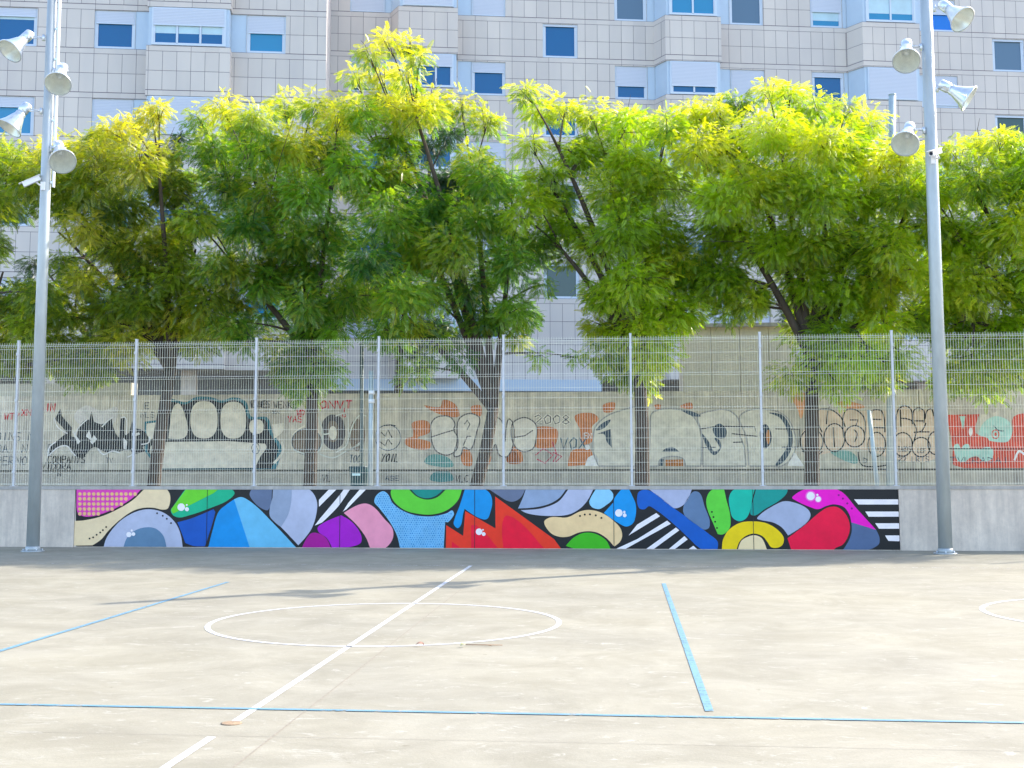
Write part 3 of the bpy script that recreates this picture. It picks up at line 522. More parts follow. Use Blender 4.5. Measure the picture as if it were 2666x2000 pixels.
for pts in ([(470, 590), (560, 590), (640, 650), (670, 720)], [(470, 590), (470, 700), (500, 760)], [(540, 600), (530, 700)], [(660, 800), (670, 600), (740, 590), (810, 650), (815, 800)], [(870, 760), (870, 600), (940, 600), (965, 760)], [(1050, 760), (1060, 600), (1110, 562), (1160, 590), (1170, 700)], [(1080, 590), (1085, 720)], [(1175, 680), (1180, 600), (1215, 578), (1255, 600), (1255, 690)], [(1265, 660), (1280, 600), (1310, 585), (1330, 640)], [(1085, 655), (1160, 670), (1200, 740), (1170, 850)], [(1180, 760), (1240, 750), (1270, 690)], [(765, 905), (790, 1000), (900, 1015), (1000, 1000)], [(580, 720), (590, 870)], [(735, 740), (760, 770), (740, 830)], [(350, 900), (470, 925), (500, 900)]): G.curve(pts, 9, lb, 4)
for pts in ([(870, 663), (940, 665)], [(885, 725), (960, 727)], [(705, 668), (765, 668), (750, 710)], [(1185, 675), (1260, 675)], [(1225, 757), (1300, 757)]): G.line(pts, 9, lb, 4)
word(G, 895, 870, 'VOY', 35, 24, 5, slate, 5); word(G, 1062, 865, 'TARDS', 40, 20, 5, slate, 5); word(G, 1210, 880, 'LEF', 32, 22, 5, slate, 5); word(G, 1030, 940, '.22 LRTS', 40, 34, 6, slate, 5); word(G, 805, 950, 'D', 40, 40, 6, slate, 5)
rd, aq = P_(204, 82, 62), P_(166, 206, 196)
G.poly([(1425, 630, K), (1670, 625, K), (1640, 760), (1720, 800), (1880, 830), (1915, 760), (1920, 650), (1990, 620), (2100, 640, K), (2100, 1010, K), (1480, 1005), (1470, 880)], rd, 2)
G.poly([(1520, 640, K), (1565, 640, K), (1548, 740, K)], aq, 3); G.poly([(1665, 780), (1700, 690), (1790, 640), (1890, 680), (1912, 770), (1880, 828), (1740, 822, K), (1725, 795)], aq, 3)
G.curve([(1775, 710), (1810, 745), (1850, 750)], 7, slate, 4); G.oval(1788, 775, 26, 32, 8, rd, 4); G.ell(1788, 775, 10, 14, rd, 4); G.poly([(1595, 730), (1610, 725), (1610, 785), (1597, 785)], wht, 3)
G.poly([(1480, 860), (1510, 845), (1530, 880), (1560, 850), (1590, 850), (1600, 880), (1680, 880), (1740, 870), (1770, 890), (1760, 960), (1700, 975), (1650, 940), (1600, 950), (1560, 980), (1510, 975), (1490, 930)], aq, 3)
G.line([(1440, 882), (2100, 884)], 6, blk, 5); word(G, 1450, 945, 'TVLRADAI', 45, 56, 6, slate, 5); G.curve([(1930, 970), (1965, 900), (2010, 930)], 16, wht, 4)
G.poly([(1420, 560), (1500, 500), (1580, 530), (1680, 500), (1760, 540), (1800, 600), (1700, 625), (1420, 625)], P_(186, 178, 168), 1)
G.mb.build('graffiti', gw)
# scribbles on the plinth
G2 = Painting(GO-.12, 2.86, 860, PATHZ, gled-.05); G2.x0 = 650
word(G2, 495, 1075, 'ZVL', 50, 40, 6, blk, 2, 8); word(G2, 1010, 1085, 'ASE', 34, 36, 6, slate, 2); word(G2, 1530, 1080, 'VLC', 50, 34, 7, blk, 2, 6)
G2.poly([(1370, 1060), (1480, 1050), (1520, 1110), (1420, 1130), (1340, 1110)], P_(70, 130, 130), 1)
G2.x0 = 0; word(G2, 430, 1058, 'M', 30, 30, 6, blk, 2); G2.mb.build('plinth_scribble', gw)

# ------------------------------------------------------------------ apartment building
S_ = .19; PHI = math.atan(S_); EX = np.array([math.cos(PHI), math.sin(PHI), 0]); EN = np.array([math.sin(PHI), -math.cos(PHI), 0])  # EN points to the court
def tile_material(name, zoff, uoff):
    m = bpy.data.materials.new(name); m.use_nodes = True; t = m.node_tree; b = t.nodes['Principled BSDF']; N = t.nodes.new; L = t.links.new
    tc = N('ShaderNodeTexCoord'); sp_ = N('ShaderNodeSeparateXYZ'); L(tc.outputs['Object'], sp_.inputs[0])
    def mth(op, a, b_=None, c=None):
        n = N('ShaderNodeMath'); n.operation = op
        for i, v in enumerate((a, b_, c)):
            if v is None: continue
            if isinstance(v, (int, float)): n.inputs[i].default_value = v
            else: L(v, n.inputs[i])
        return n.outputs[0]
    # along-facade coordinate: x for fronts (y folds in on side faces)
    u = mth('ADD', mth('ADD', sp_.outputs[0], mth('MULTIPLY', sp_.outputs[1], 1.0)), uoff+100*.48)
    z = mth('ADD', sp_.outputs[2], 1.58*20-zoff)
    zm = mth('MULTIPLY', mth('FRACT', mth('DIVIDE', z, 1.58)), 1.58)          # 0 at a band top, growing upwards; band is the last .2
    cellz = mth('FLOOR', mth('DIVIDE', z, 1.58))
    def edge(v, p): return mth('LESS_THAN', mth('ABSOLUTE', mth('SUBTRACT', v, p)), .0075)
    hz = mth('MAXIMUM', mth('MAXIMUM', edge(zm, .005), edge(zm, .69)), mth('MAXIMUM', edge(zm, 1.38), edge(zm, 1.575)))
    band = mth('GREATER_THAN', zm, 1.38)
    def vjoint(w_): return mth('LESS_THAN', mth('ABSOLUTE', mth('SUBTRACT', mth('FRACT', mth('DIVIDE', u, w_)), .5)), .007/w_)
    vj = N('ShaderNodeMix'); vj.data_type = 'FLOAT'; L(band, vj.inputs[0]); L(vjoint(.48), vj.inputs[2]); L(vjoint(1.44), vj.inputs[3])
    j = mth('MAXIMUM', hz, vj.outputs[0])
    # tone per slab
    row = mth('ADD', mth('MULTIPLY', cellz, 3), mth('GREATER_THAN', zm, .69))
    cb = N('ShaderNodeCombineXYZ'); L(mth('FLOOR', mth('ADD', mth('DIVIDE', u, .48), .5)), cb.inputs[0]); L(row, cb.inputs[1])
    wn = N('ShaderNodeTexWhiteNoise'); wn.noise_dimensions = '2D'; L(cb.outputs[0], wn.inputs[0])
    r = N('ShaderNodeValToRGB'); L(wn.outputs[0], r.inputs[0]); r.color_ramp.elements[0].color = (.59, .545, .51, 1); r.color_ramp.elements[1].color = (.64, .59, .55, 1)
    ns = N('ShaderNodeTexNoise'); ns.inputs['Scale'].default_value = .9; ns.inputs['Detail'].default_value = 8; mp_ = N('ShaderNodeMapping'); mp_.inputs['Scale'].default_value = (1, 1, .28); L(tc.outputs['Object'], mp_.inputs[0]); L(mp_.outputs[0], ns.inputs[0])
    r2 = N('ShaderNodeValToRGB'); r2.color_ramp.elements[0].position = .3; r2.color_ramp.elements[1].position = .7; r2.color_ramp.elements[0].color = (.90, .90, .91, 1); r2.color_ramp.elements[1].color = (1.03, 1.02, 1, 1); L(ns.outputs[0], r2.inputs[0])
    mx = N('ShaderNodeMix'); mx.data_type = 'RGBA'; mx.blend_type = 'MULTIPLY'; mx.inputs[0].default_value = 1; L(r.outputs[0], mx.inputs[6]); L(r2.outputs[0], mx.inputs[7])
    m2 = N('ShaderNodeMix'); m2.data_type = 'RGBA'; L(j, m2.inputs[0]); L(mx.outputs[2], m2.inputs[6]); m2.inputs[7].default_value = (.16, .14, .16, 1)
    L(m2.outputs[2], b.inputs['Base Color']); b.inputs['Roughness'].default_value = .6; b.inputs['Specular IOR Level'].default_value = .3
    bp = N('ShaderNodeBump'); bp.inputs['Strength'].default_value = .6; bp.inputs['Distance'].default_value = .01; bp.invert = True; L(j, bp.inputs['Height']); L(bp.outputs[0], b.inputs['Normal'])
    return m
PANEL = mat('blue_grey_panel', (.47, .58, .70), rough=.4, noise=.03, nscale=1.5)
ALU = mat('window_aluminium', (.55, .63, .73), rough=.35, noise=.03, nscale=2)
DARK = mat('dark_gap', (.02, .03, .06), rough=.7)
def shutter_mat():
    m = bpy.data.materials.new('roller_shutter'); m.use_nodes = True; t = m.node_tree; b = t.nodes['Principled BSDF']; N = t.nodes.new; L = t.links.new
    tc = N('ShaderNodeTexCoord'); s_ = N('ShaderNodeSeparateXYZ'); L(tc.outputs['Object'], s_.inputs[0])
    d = N('ShaderNodeMath'); d.operation = 'MULTIPLY'; L(s_.outputs[2], d.inputs[0]); d.inputs[1].default_value = 1/.055
    f = N('ShaderNodeMath'); f.operation = 'FRACT'; L(d.outputs[0], f.inputs[0])
    r = N('ShaderNodeValToRGB'); e = r.color_ramp.elements; e[0].position = 0; e[0].color = (.30, .36, .46, 1); e[1].position = .22; e[1].color = (.53, .57, .66, 1); L(f.outputs[0], r.inputs[0]); L(r.outputs[0], b.inputs['Base Color'])
    b.inputs['Roughness'].default_value = .5
    p = N('ShaderNodeMath'); p.operation = 'PINGPONG'; L(f.outputs[0], p.inputs[0]); p.inputs[1].default_value = .5
    bp = N('ShaderNodeBump'); bp.inputs['Strength'].default_value = .5; bp.inputs['Distance'].default_value = .01; L(p.outputs[0], bp.inputs['Height']); L(bp.outputs[0], b.inputs['Normal'])
    return m
SHUT = shutter_mat()
def glass_mat(name, c):
    m = mat(name, c, rough=.06, spec=.5)
    return m
GLS = [glass_mat('glass_deep_blue', (.001, .10, .27)), glass_mat('glass_sky_blue', (.02, .22, .42)), glass_mat('glass_grey', (.09, .16, .24)), glass_mat('glass_green_dark', (.04, .08, .08)), glass_mat('glass_cobalt', (.0, .16, .60))]
BLIND = mat('inner_blind', (.45, .62, .70), rough=.7, noise=.08, nscale=2)

class Block:
    """a facade plane in its own frame: u along the facade, d in front of it, z up"""
    def __init__(s, Y0, zt): s.Y0 = Y0; s.o = np.array([0, Y0, 0.]); s.zt = zt
    def fr(s, u, d, z): p = s.o+EX*u-EN*d; return (p[0], p[1], z)      # local y = into building
    def uz(s, x, y, out=0.):
        # point of the plane (moved out by `out`) seen at image x, y
        o = s.o+EN*out; dr = ray(x, y); n = EN; t = ((o-CC)@n)/(dr@n); p = CC+dr*t
        return (p-s.o)@EX, p[2]
def locbuild(mb, name, parent, blk):
    """mesh whose local frame is the facade frame, so textures run along the facade"""
    me = bpy.data.meshes.new(name); me.from_pydata(mb.v, [], mb.f)
    for m in mb.mats: me.materials.append(m)
    me.polygons.foreach_set('material_index', mb.m); me.update()
    o = bpy.data.objects.new(name, me); COL.objects.link(o)
    o.matrix_basis = Matrix.Translation((0, blk.Y0, 0)) @ Matrix.Rotation(PHI, 4, 'Z')
    if parent is not None: put(o, parent)
    return o
def window_unit(blk, bld, u0, u1, z0, z1, dep, shut=.4, panes=1, glass=0, blind=0., box=.06):
    """frame bars, panes and a roller shutter; dep = depth of the frame's outer face in the facade frame"""
    f = MB(); t = .055; B = lambda a, b, c, d_, y0=0., y1=.07, m=ALU: f.box((a, dep+y0, c), (b, dep+y1, d_), m)
    B(u0, u0+t*1.3, z0, z1); B(u1-t*1.3, u1, z0, z1); B(u0+t*1.3, u1-t*1.3, z0, z0+t); B(u0+t*1.3, u1-t*1.3, z1-.03, z1)
    zs = z1-.03-(z1-z0-.03-t)*shut
    if shut < .97:
        iu0, iu1 = u0+t*1.3, u1-t*1.3; wdt = iu1-iu0
        for k in range(1, panes): c = iu0+wdt*k/panes; B(c-.035, c+.035, z0+t, zs, .015, .06)
        B(iu0, iu0+.05, z0+t, zs, .015, .06); B(iu1-.05, iu1, z0+t, zs, .015, .06); B(iu0+.05, iu1-.05, z0+t, z0+t+.035, .015, .06)
    fo = locbuild(f, 'window', bld, blk)
    if shut < .97:
        for k in range(panes):
            a = iu0+wdt*k/panes+.036; b = iu0+wdt*(k+1)/panes-.036
            g_ = MB(); g_.box((a, dep+.045, z0+t+.03), (b, dep+.052, max(zs, z0+t+.06)), GLS[glass]); o = locbuild(g_, 'glass', fo, blk)
            if blind:
                g_ = MB(); zb = zs-(zs-z0-t)*blind; g_.box((a+.01, dep+.040, zb), (b-.01, dep+.0445, zs-.002), BLIND); locbuild(g_, 'blind', fo, blk)
    s_ = MB(); s_.box((u0+t, dep-.012, zs), (u1-t, dep+.012, z1-.031), SHUT); s_.box((u0+t, dep-.022, zs-.035), (u1-t, dep+.014, zs), ALU)
    if shut > .97: s_.box((u0+t, dep+.03, z0+t), (u1-t, dep+.035, zs-.036), DARK) if zs-.036 > z0+t+.01 else None
    locbuild(s_, 'roller_shutter', fo, blk)

bld = thing('apartment_building', 'tall stone clad apartment block with blue window bays, rising behind the trees', 'building', (0, 48.94, 3.0))
def facade(blk, u0, u1, zb, zt, holes, m, depth=.16):
    mb = MB(); us = sorted(set([u0, u1]+[h[0] for h in holes]+[h[1] for h in holes])); zs = sorted(set([zb, zt]+[h[2] for h in holes]+[h[3] for h in holes]))
    for i in range(len(us)-1):
        for j in range(len(zs)-1):
            cu, cz = (us[i]+us[i+1])/2, (zs[j]+zs[j+1])/2
            if any(h[0] < cu < h[1] and h[2] < cz < h[3] for h in holes): continue
            mb.face([(us[i], 0, zs[j]), (us[i+1], 0, zs[j]), (us[i+1], 0, zs[j+1]), (us[i], 0, zs[j+1])], m)
    for a, b, c, d in holes:
        e = depth
        mb.face([(a, 0, c), (a, e, c), (a, e, d), (a, 0, d)], m); mb.face([(b, 0, c), (b, 0, d), (b, e, d), (b, e, c)], m)
        mb.face([(a, 0, c), (b, 0, c), (b, e, c), (a, e, c)], m); mb.face([(a, 0, d), (a, e, d), (b, e, d), (b, 0, d)], m)
        mb.face([(a, e, c), (b, e, c), (b, e, d), (a, e, d)], DARK)
    return mb
ROOF = 21.6
LB, MBk = Block(45.24, 16.10), Block(48.94, 17.46)
LBOT = LB.uz(100, 961)[1]; MBOT = MBk.uz(1400, 990)[1]
tL, tM = tile_material('stone_cladding_left', 16.10, 0), tile_material('stone_cladding_right', 17.46, .1)
# ---- left block
cu = lambda blk, x, y=90, out=0.: blk.uz(x, y, out)[0]
rowsL = [16.10-3.16*k for k in range(-1, 4)]
rowsM = [15.88-3.16*k for k in range(-1, 4)]
def do_group(blk, cols, rows, Hw, tilem, zlow, wins, bay, panels, bayout, chamfer):
    """cols: list of (u0,u1) windows flush in the facade; bay (u0,u1); panels list"""
    holes = []
    for k, z in enumerate(rows):
        if z < zlow+.2 or z > ROOF-.8: continue
        z1 = min(z+Hw, ROOF-.25)
        for (a, b) in cols: holes.append((a, b, z, z1))
        for (a, b) in panels: holes.append((a, b, z, z1))
    return holes
def add_windows(blk, cols, panels, rows, Hw, zlow, spec):
    for k, z in enumerate(rows):
        if z < zlow+.2 or z > ROOF-.8: continue
        z1 = min(z+Hw, ROOF-.25)
        for ci, (a, b) in enumerate(cols):
            sh, gl, bd = spec.get((ci, k), (random.choice([.3, .5, .8, 1.]), random.choice([0, 1, 2]), 0))
            window_unit(blk, bld, a+.001, b-.001, z+.001, z1-.001, .05, sh, 1, gl, bd)
        for (a, b) in panels:
            q = MB(); q.box((a+.001, .03, z+.001), (b-.001, .155, z1-.001), PANEL); locbuild(q, 'panel', bld, blk)
def add_bay(blk, a, b, out, rows, Hw, zlow, tilem, spec, ca=0., cb=0., panes=3):
    """trapezoid bay: front from a to b at `out`, left side splayed by ca, right by cb"""
    def ring_(z0, z1, m, ins=0., top=True, mb=None):
        A_, B_, C_, D_ = (a-ca+ins, 0), (a+ins, -out+ins), (b-ins, -out+ins), (b+cb-ins, 0)
        for p, q_ in ((A_, B_), (B_, C_), (C_, D_)): mb.face([(*p, z0), (*q_, z0), (*q_, z1), (*p, z1)], m)
        mb.face([(*A_, z0), (*D_, z0), (*C_, z0), (*B_, z0)], m); mb.face([(*A_, z1), (*B_, z1), (*C_, z1), (*D_, z1)], m)
    sp = MB(); prev = zlow
    zs = sorted([z for z in rows if zlow+.2 < z < ROOF-.8])
    for z in zs+[None]:
        top = z if z is not None else ROOF
        if top > prev+.01: sp = MB(); ring_(prev, top, tilem, 0, mb=sp); locbuild(sp, 'bay_spandrel', bld, blk)
        if z is not None: prev = min(z+Hw+.02, ROOF-.2)
    for k, z in enumerate(rows):
        if not (zlow+.2 < z < ROOF-.8): continue
        z1 = min(z+Hw+.02, ROOF-.2)
        q = MB(); ring_(z+.001, z1-.001, PANEL, .05, mb=q); locbuild(q, 'bay_window_box', bld, blk)
        sh, gl, bd = spec.get(k, (random.choice([.3, .6, 1.]), 0, 0))
        window_unit(blk, bld, a+.16, b-.16, z+.02, z1-.03, -out+.045-.06, sh, panes, gl, bd)
# window columns (measured), left block
L1 = (cu(LB, -14), cu(LB, 96)); L2 = (cu(LB, 245), cu(LB, 352)); L3 = (cu(LB, 642), cu(LB, 744)); LP1 = (L2[1]+.002, cu(LB, 392)); LP2 = (cu(LB, 598), L3[0]-.002)
LBa, LBb = cu(LB, 382, 90, .5), cu(LB, 600, 90, .5)
colsL, panL = [L1, L2, L3], [LP1, LP2]
LEND = cu(LB, 850)
holes = do_group(LB, colsL, rowsL, 1.37, tL, LBOT, None, None, panL, 0, 0)
mb = facade(LB, -34, LEND, LBOT, ROOF, holes, tL)
mb.face([(LEND, 0, LBOT), (LEND, 3.9, LBOT), (LEND, 3.9, ROOF), (LEND, 0, ROOF)], tL)
mb.face([(-34, 0, LBOT), (LEND, 0, LBOT), (LEND, 14, LBOT), (-34, 14, LBOT)], CONC); mb.face([(-34, 0, ROOF), (-34, 14, ROOF), (LEND, 14, ROOF), (LEND, 0, ROOF)], CONC)
mb.face([(-34, 0, LBOT), (-34, 14, LBOT), (-34, 14, ROOF), (-34, 0, ROOF)], tL); mb.face([(-34, 14, LBOT), (LEND, 14, LBOT), (LEND, 14, ROOF), (-34, 14, ROOF)], tL)
locbuild(mb, 'facade_wall', bld, LB)
add_windows(LB, colsL, panL, rowsL, 1.37, LBOT, {(0, 1): (.2, 0, .12), (1, 1): (.32, 0, 0), (2, 1): (.46, 1, 0), (0, 2): (.25, 1, .0), (1, 2): (.98, 0, 0), (2, 2): (1., 0, 0)})
add_bay(LB, LBa, LBb, .5, rowsL, 1.37, LBOT, tL, {1: (.46, 0, .45), 2: (1., 0, 0)})
# main block
H = 1.33
WAc, PA1, PA2, WBc = (cu(MBk, 911), cu(MBk, 1002)), (cu(MBk, 1002)+.002, cu(MBk, 1042)), (cu(MBk, 1192), cu(MBk, 1228)-.002), (cu(MBk, 1228), cu(MBk, 1316))
WDc, PD1, PD2, WEc = (cu(MBk, 1600), cu(MBk, 1684)), (cu(MBk, 1684)+.002, cu(MBk, 1722)), (cu(MBk, 1866), cu(MBk, 1900)-.002), (cu(MBk, 1900), cu(MBk, 1988))
WFc, PF1, PF2, WGc = (cu(MBk, 2111), cu(MBk, 2194)), (cu(MBk, 2194)+.002, cu(MBk, 2230)), (cu(MBk, 2384), cu(MBk, 2412)-.002), (cu(MBk, 2412), cu(MBk, 2489))
WJc = (cu(MBk, 2900), cu(MBk, 2990))
colsM = [WAc, WBc, WDc, WEc, WFc, WGc, WJc]; panM = [PA1, PA2, PD1, PD2, PF1, PF2]
solo = [(cu(MBk, 1413), cu(MBk, 1504)), (cu(MBk, 2582), cu(MBk, 2665))]
rowsS = [17.46-3.16*k for k in range(-1, 4)]
holes = do_group(MBk, colsM, rowsM, H, tM, MBOT, None, None, panM, 0, 0)+do_group(MBk, solo, rowsS, 1.36, tM, MBOT, None, None, [], 0, 0)
MEND = 27.0
mb = facade(MBk, LEND-1.2, MEND, MBOT, ROOF, holes, tM)
mb.face([(MEND, 0, MBOT), (MEND, 11, MBOT), (MEND, 11, ROOF), (MEND, 0, ROOF)], tM); mb.face([(LEND-1.2, 0, ROOF), (LEND-1.2, 11, ROOF), (MEND, 11, ROOF), (MEND, 0, ROOF)], CONC)
mb.face([(LEND-1.2, 0, MBOT), (MEND, 0, MBOT), (MEND, 11, MBOT), (LEND-1.2, 11, MBOT)], CONC); mb.face([(LEND-1.2, 11, MBOT), (MEND, 11, MBOT), (MEND, 11, ROOF), (LEND-1.2, 11, ROOF)], tM)
locbuild(mb, 'facade_wall', bld, MBk)
add_windows(MBk, colsM, panM, rowsM, H, MBOT, {(0, 0): (1., 0, 0), (1, 0): (1., 0, 0), (2, 0): (.02, 2, 0), (3, 0): (.02, 2, 0), (4, 0): (.5, 1, .6), (5, 0): (.45, 4, 0),
    (0, 1): (.9, 0, 0), (1, 1): (.29, 0, 0), (2, 1): (.6, 0, 0), (3, 1): (.96, 0, 0), (4, 1): (.12, 0, .0), (5, 1): (.94, 0, 0)})
add_windows(MBk, solo, [], rowsS, 1.36, MBOT, {(0, 1): (.03, 0, 0), (1, 1): (.03, 2, 0), (1, 2): (.03, 3, 0), (0, 2): (.03, 0, 0), (0, 3): (.03, 3, 0), (0, 4): (.03, 3, 0)})
for xa, xb, ca, sp in ((1037, 1192, .3, {0: (1., 0, 0), 1: (.36, 0, 0)}), (1733, 1878, .3, {0: (.2, 1, .1), 1: (.76, 0, 0)}), (2247, 2396, .38, {0: (.2, 1, .7), 1: (1., 0, 0)})):
    add_bay(MBk, cu(MBk, xa, 120, .8), cu(MBk, xb, 120, .8), .8, rowsM, H, MBOT, tM, sp, ca, .05, 3 if xa < 1700 else 2)
# ground floor: dark recess, blue fascia, columns
q = MB(); q.box((LEND-1.2, -.35, MBk.uz(1300, 1018, .35)[1]), (cu(MBk, 1562, 1000), .1, MBOT-.002), PANEL); locbuild(q, 'fascia', bld, MBk)
DG = mat('shaded_recess_wall', (.30, .31, .33), rough=.8, noise=.2, nscale=2)
q = MB(); q.box((-34, 3.0, 3.0), (LEND, 3.2, LBOT-.002), DG); q.box((LEND-1.2, 6.6, 3.0), (MEND, 6.8, min(LBOT, MBOT)-.002), DG); locbuild(q, 'ground_floor_wall', bld, LB)
for u in (-30, -25, -20, -15.3, -10.8): q = MB(); q.box((u, .3, 3.0), (u+.5, .8, LBOT-.001), CONC); locbuild(q, 'ground_floor_column', bld, LB)
for u in (-6, 0, 6, 12, 18, 24): q = MB(); q.box((u, .6, 3.0), (u+.5, 1.1, MBOT-.001), CONC); locbuild(q, 'ground_floor_column', bld, MBk)
# small rendered block behind the graffiti wall
p0 = on_plane(1778, 1010, 34.2); p1 = on_plane(2075, 850, 34.2)
ub = thing('utility_block', 'plain beige rendered block showing above the graffiti wall', 'outbuilding', (p0[0], 34.2, 3.0))
BR = concrete('beige_render', (.72, .64, .50), .10)
q = MB()
for i in range(4):
    a = p0[0]+(p1[0]-p0[0])*i/4; q.box((a+.006, 34.2, 3.35), (p0[0]+(p1[0]-p0[0])*(i+1)/4-.006, 36.6, p1[2]), BR)
q.build('rendered_wall', ub)
q = MB(); q.box((p0[0]-.08, 34.1, p1[2]+.001), (p1[0]+.08, 36.7, p1[2]+.1), COPE); q.build('roof_slab', ub)
q = MB(); q.box((p0[0]+.05, 34.25, 3.0), (p1[0]-.05, 36.5, 3.349), DARK); q.build('base', ub)

# ------------------------------------------------------------------ floodlight poles
POLE = mat('pole_galvanised', (.42, .46, .47), rough=.42, metal=.2, noise=.12, nscale=5, stretch=(1, 1, .25), spec=.5)
RAIL = mat('cable_rail_white', (.82, .84, .86), rough=.45)
HOUS = mat('lamp_housing', (.66, .70, .74), rough=.30, metal=.65, noise=.08, nscale=12)
REFL = mat('reflector_inside', (.74, .76, .69), rough=.30, metal=.6, noise=.1, nscale=9)
CAMW = mat('camera_white', (.80, .80, .83), rough=.4)
LGL = bpy.data.materials.new('lamp_cover_glass'); LGL.use_nodes = True
_t = LGL.node_tree; _b = _t.nodes['Principled BSDF']; _b.inputs['Base Color'].default_value = (.9, .95, .92, 1); _b.inputs['Roughness'].default_value = .08; _b.inputs['Alpha'].default_value = .22
def lathe(mb, c, ax, prof, m, n=28):
    """profile of (distance along axis, radius)"""
    ax = np.array(ax, float); ax /= np.linalg.norm(ax); r0 = np.cross(ax, [0, 0, 1.]); r0 /= np.linalg.norm(r0); r1 = np.cross(ax, r0); k = len(mb.v)
    for d, r in prof:
        for j in range(n):
            t = 2*math.pi*j/n; mb.v.append(tuple(np.array(c)+ax*d+(r0*math.cos(t)+r1*math.sin(t))*r))
    for i in range(len(prof)-1):
        for j in range(n): mb.f.append((k+i*n+j, k+i*n+(j+1) % n, k+(i+1)*n+(j+1) % n, k+(i+1)*n+j)); mb.m.append(mb.mi(m)); mb.sm.append(True)
def floodlight(pole, px, pz, Y, hp, rp, dr, hub):
    """hp, rp: measured image points of housing and rim centre; dr: how far the rim comes forward"""
    H_ = on_plane(hp[0], hp[1], Y-.08); R_ = on_plane(rp[0], rp[1], Y-.08-dr); ax = R_-H_; L_ = np.linalg.norm(ax); ax /= L_
    root = MB(); rr = .245
    lathe(root, H_, ax, [(-.17, .0), (-.17, .085), (-.155, .10), (.02, .10), (.03, .085), (.06, .085), (.065, .10), (.12, .10), (.16, .118), (L_*.75, .185), (L_-.01, rr), (L_+.005, rr+.012), (L_+.02, rr+.012), (L_+.02, rr-.004)], HOUS)
    fo = root.build('floodlight', pole)
    i_ = MB(); lathe(i_, H_, ax, [(.165, .0), (.165, .085), (L_*.75, .172), (L_+.018, rr-.006)], REFL)
    lathe(i_, H_, ax, [(.17, .045), (.26, .045), (.29, .03), (.29, 0)], HOUS, 14); lathe(i_, H_, ax, [(.168, .055), (.20, .06), (.205, .05)], HOUS, 14); i_.build('reflector', fo)
    g_ = MB(); lathe(g_, H_, ax, [(L_+.012, rr-.007), (L_+.014, 0)], LGL); g_.build('lens', fo)
    b_ = MB(); side = np.cross(ax, [0, 0, 1.]); side /= np.linalg.norm(side)
    for sg in (-1, 1): b_.tube([H_+side*.10*sg, H_+side*.11*sg-ax*.02+(hub-H_)*.35, hub+side*.02*sg], .010, HOUS, 6); b_.tube([H_+side*.085*sg, H_+side*.12*sg], .025, HOUS, 8)
    b_.tube([hub+np.array([0, 0, -.06]), hub+np.array([0, 0, .06])], .03, HOUS, 8); b_.build('bracket', fo)
    return fo
def pole(base, rb, rt, top, label, specs, railside, camspec):
    X, Y = base[0], base[1]; P0 = thing('floodlight_pole', label, 'floodlight pole', (X, Y, 0), 'floodlight poles at the court wall')
    q = MB(); q.tube([(X, Y, .02), (X, Y, top*.5), (X, Y, top)], [rb, (rb+rt)/2, rt], POLE, 32); q.build('shaft', P0)
    q = MB(); q.tube([(X, Y, .0), (X, Y, .02)], [.215, .21], POLE, 28)
    q.tube([(X, Y, .0205), (X, Y, .10)], [rb+.035, rb+.004], POLE, 28)
    for k in range(6): t = k*math.pi/3+.3; q.tube([(X+.17*math.cos(t), Y+.17*math.sin(t), .0205), (X+.17*math.cos(t), Y+.17*math.sin(t), .05)], .014, HOUS, 6)
    q.build('base_plate', P0)
    q = MB(); xr_ = X+railside*(rt+.075); z0 = 7.05
    q.box((xr_-.018, Y-.03, z0), (xr_+.018, Y+.03, top-.2), RAIL)
    for z in np.arange(z0+.1, top-.3, .62): q.box((min(X, xr_), Y-.012, z-.02), (max(X, xr_), Y+.012, z+.02), HOUS)
    q.build('cable_rail', P0) if X < 0 else None
    for hp, rp, dr in specs:
        hz = on_plane(hp[0], hp[1], Y)[2]; sgn = 1 if hp[0] > camspec[3] else -1
        floodlight(P0, X, 0, Y, hp, rp, dr, np.array([X+sgn*(rt+.03), Y-.06, hz-.03]))
    # bullet camera
    (cx, cy), (dx, dy), cl, _ = camspec; a = on_plane(cx, cy, Y-.12); b = on_plane(dx, dy, Y-.12-cl); ax = b-a; L_ = np.linalg.norm(ax); ax /= L_
    sd_ = np.cross(ax, [0, 0, 1.]); sd_ /= np.linalg.norm(sd_); up = np.cross(sd_, ax)
    fr = lambda x, y, z: a+ax*x+sd_*y+up*z
    q = MB(); q.box((0, -.05, -.045), (L_, .05, .045), CAMW, fr); q.box((-.03, -.062, .046), (L_+.06, .062, .056), CAMW, fr); co = q.build('security_camera', P0)
    q = MB(); q.tube([a+ax*L_*.3-up*.045, a+ax*L_*.2-up*.12, np.array([X, Y-.10, a[2]-.16])], .018, CAMW, 8); q.box((X-.04, Y-rb*1.02, a[2]-.24), (X+.04, Y-rb*.8, a[2]-.08), CAMW); q.build('mount', co)
    q = MB(); q.tube([fr(L_+.001, 0, 0), fr(L_+.006, 0, 0)], .034, DARK, 14); q.build('lens', co)
    return P0
bR = on_ground(2462, 1442); bL = on_ground(85, 1436)
pole(bL, .122, .085, 11.7, 'grey floodlight pole in front of the plain wall at the left, left of the mural', [((66, 99), (27, 132), .28), ((161, 184), (151, 218), .36), ((60, 289), (25, 333), .16), ((154, 385), (163, 420), .42)], 1, ((104, 463), (60, 482), .12, 120))
pole(bR, .125, .105, 11.7, 'grey floodlight pole at the right end of the mural, before the plain wall', [((2465, 20), (2505, 50), .26), ((2360, 122), (2360, 158), .40), ((2468, 229), (2522, 256), .10), ((2366, 338), (2357, 374), .40)], 1, ((2446, 393), (2424, 400), .22, 2415))

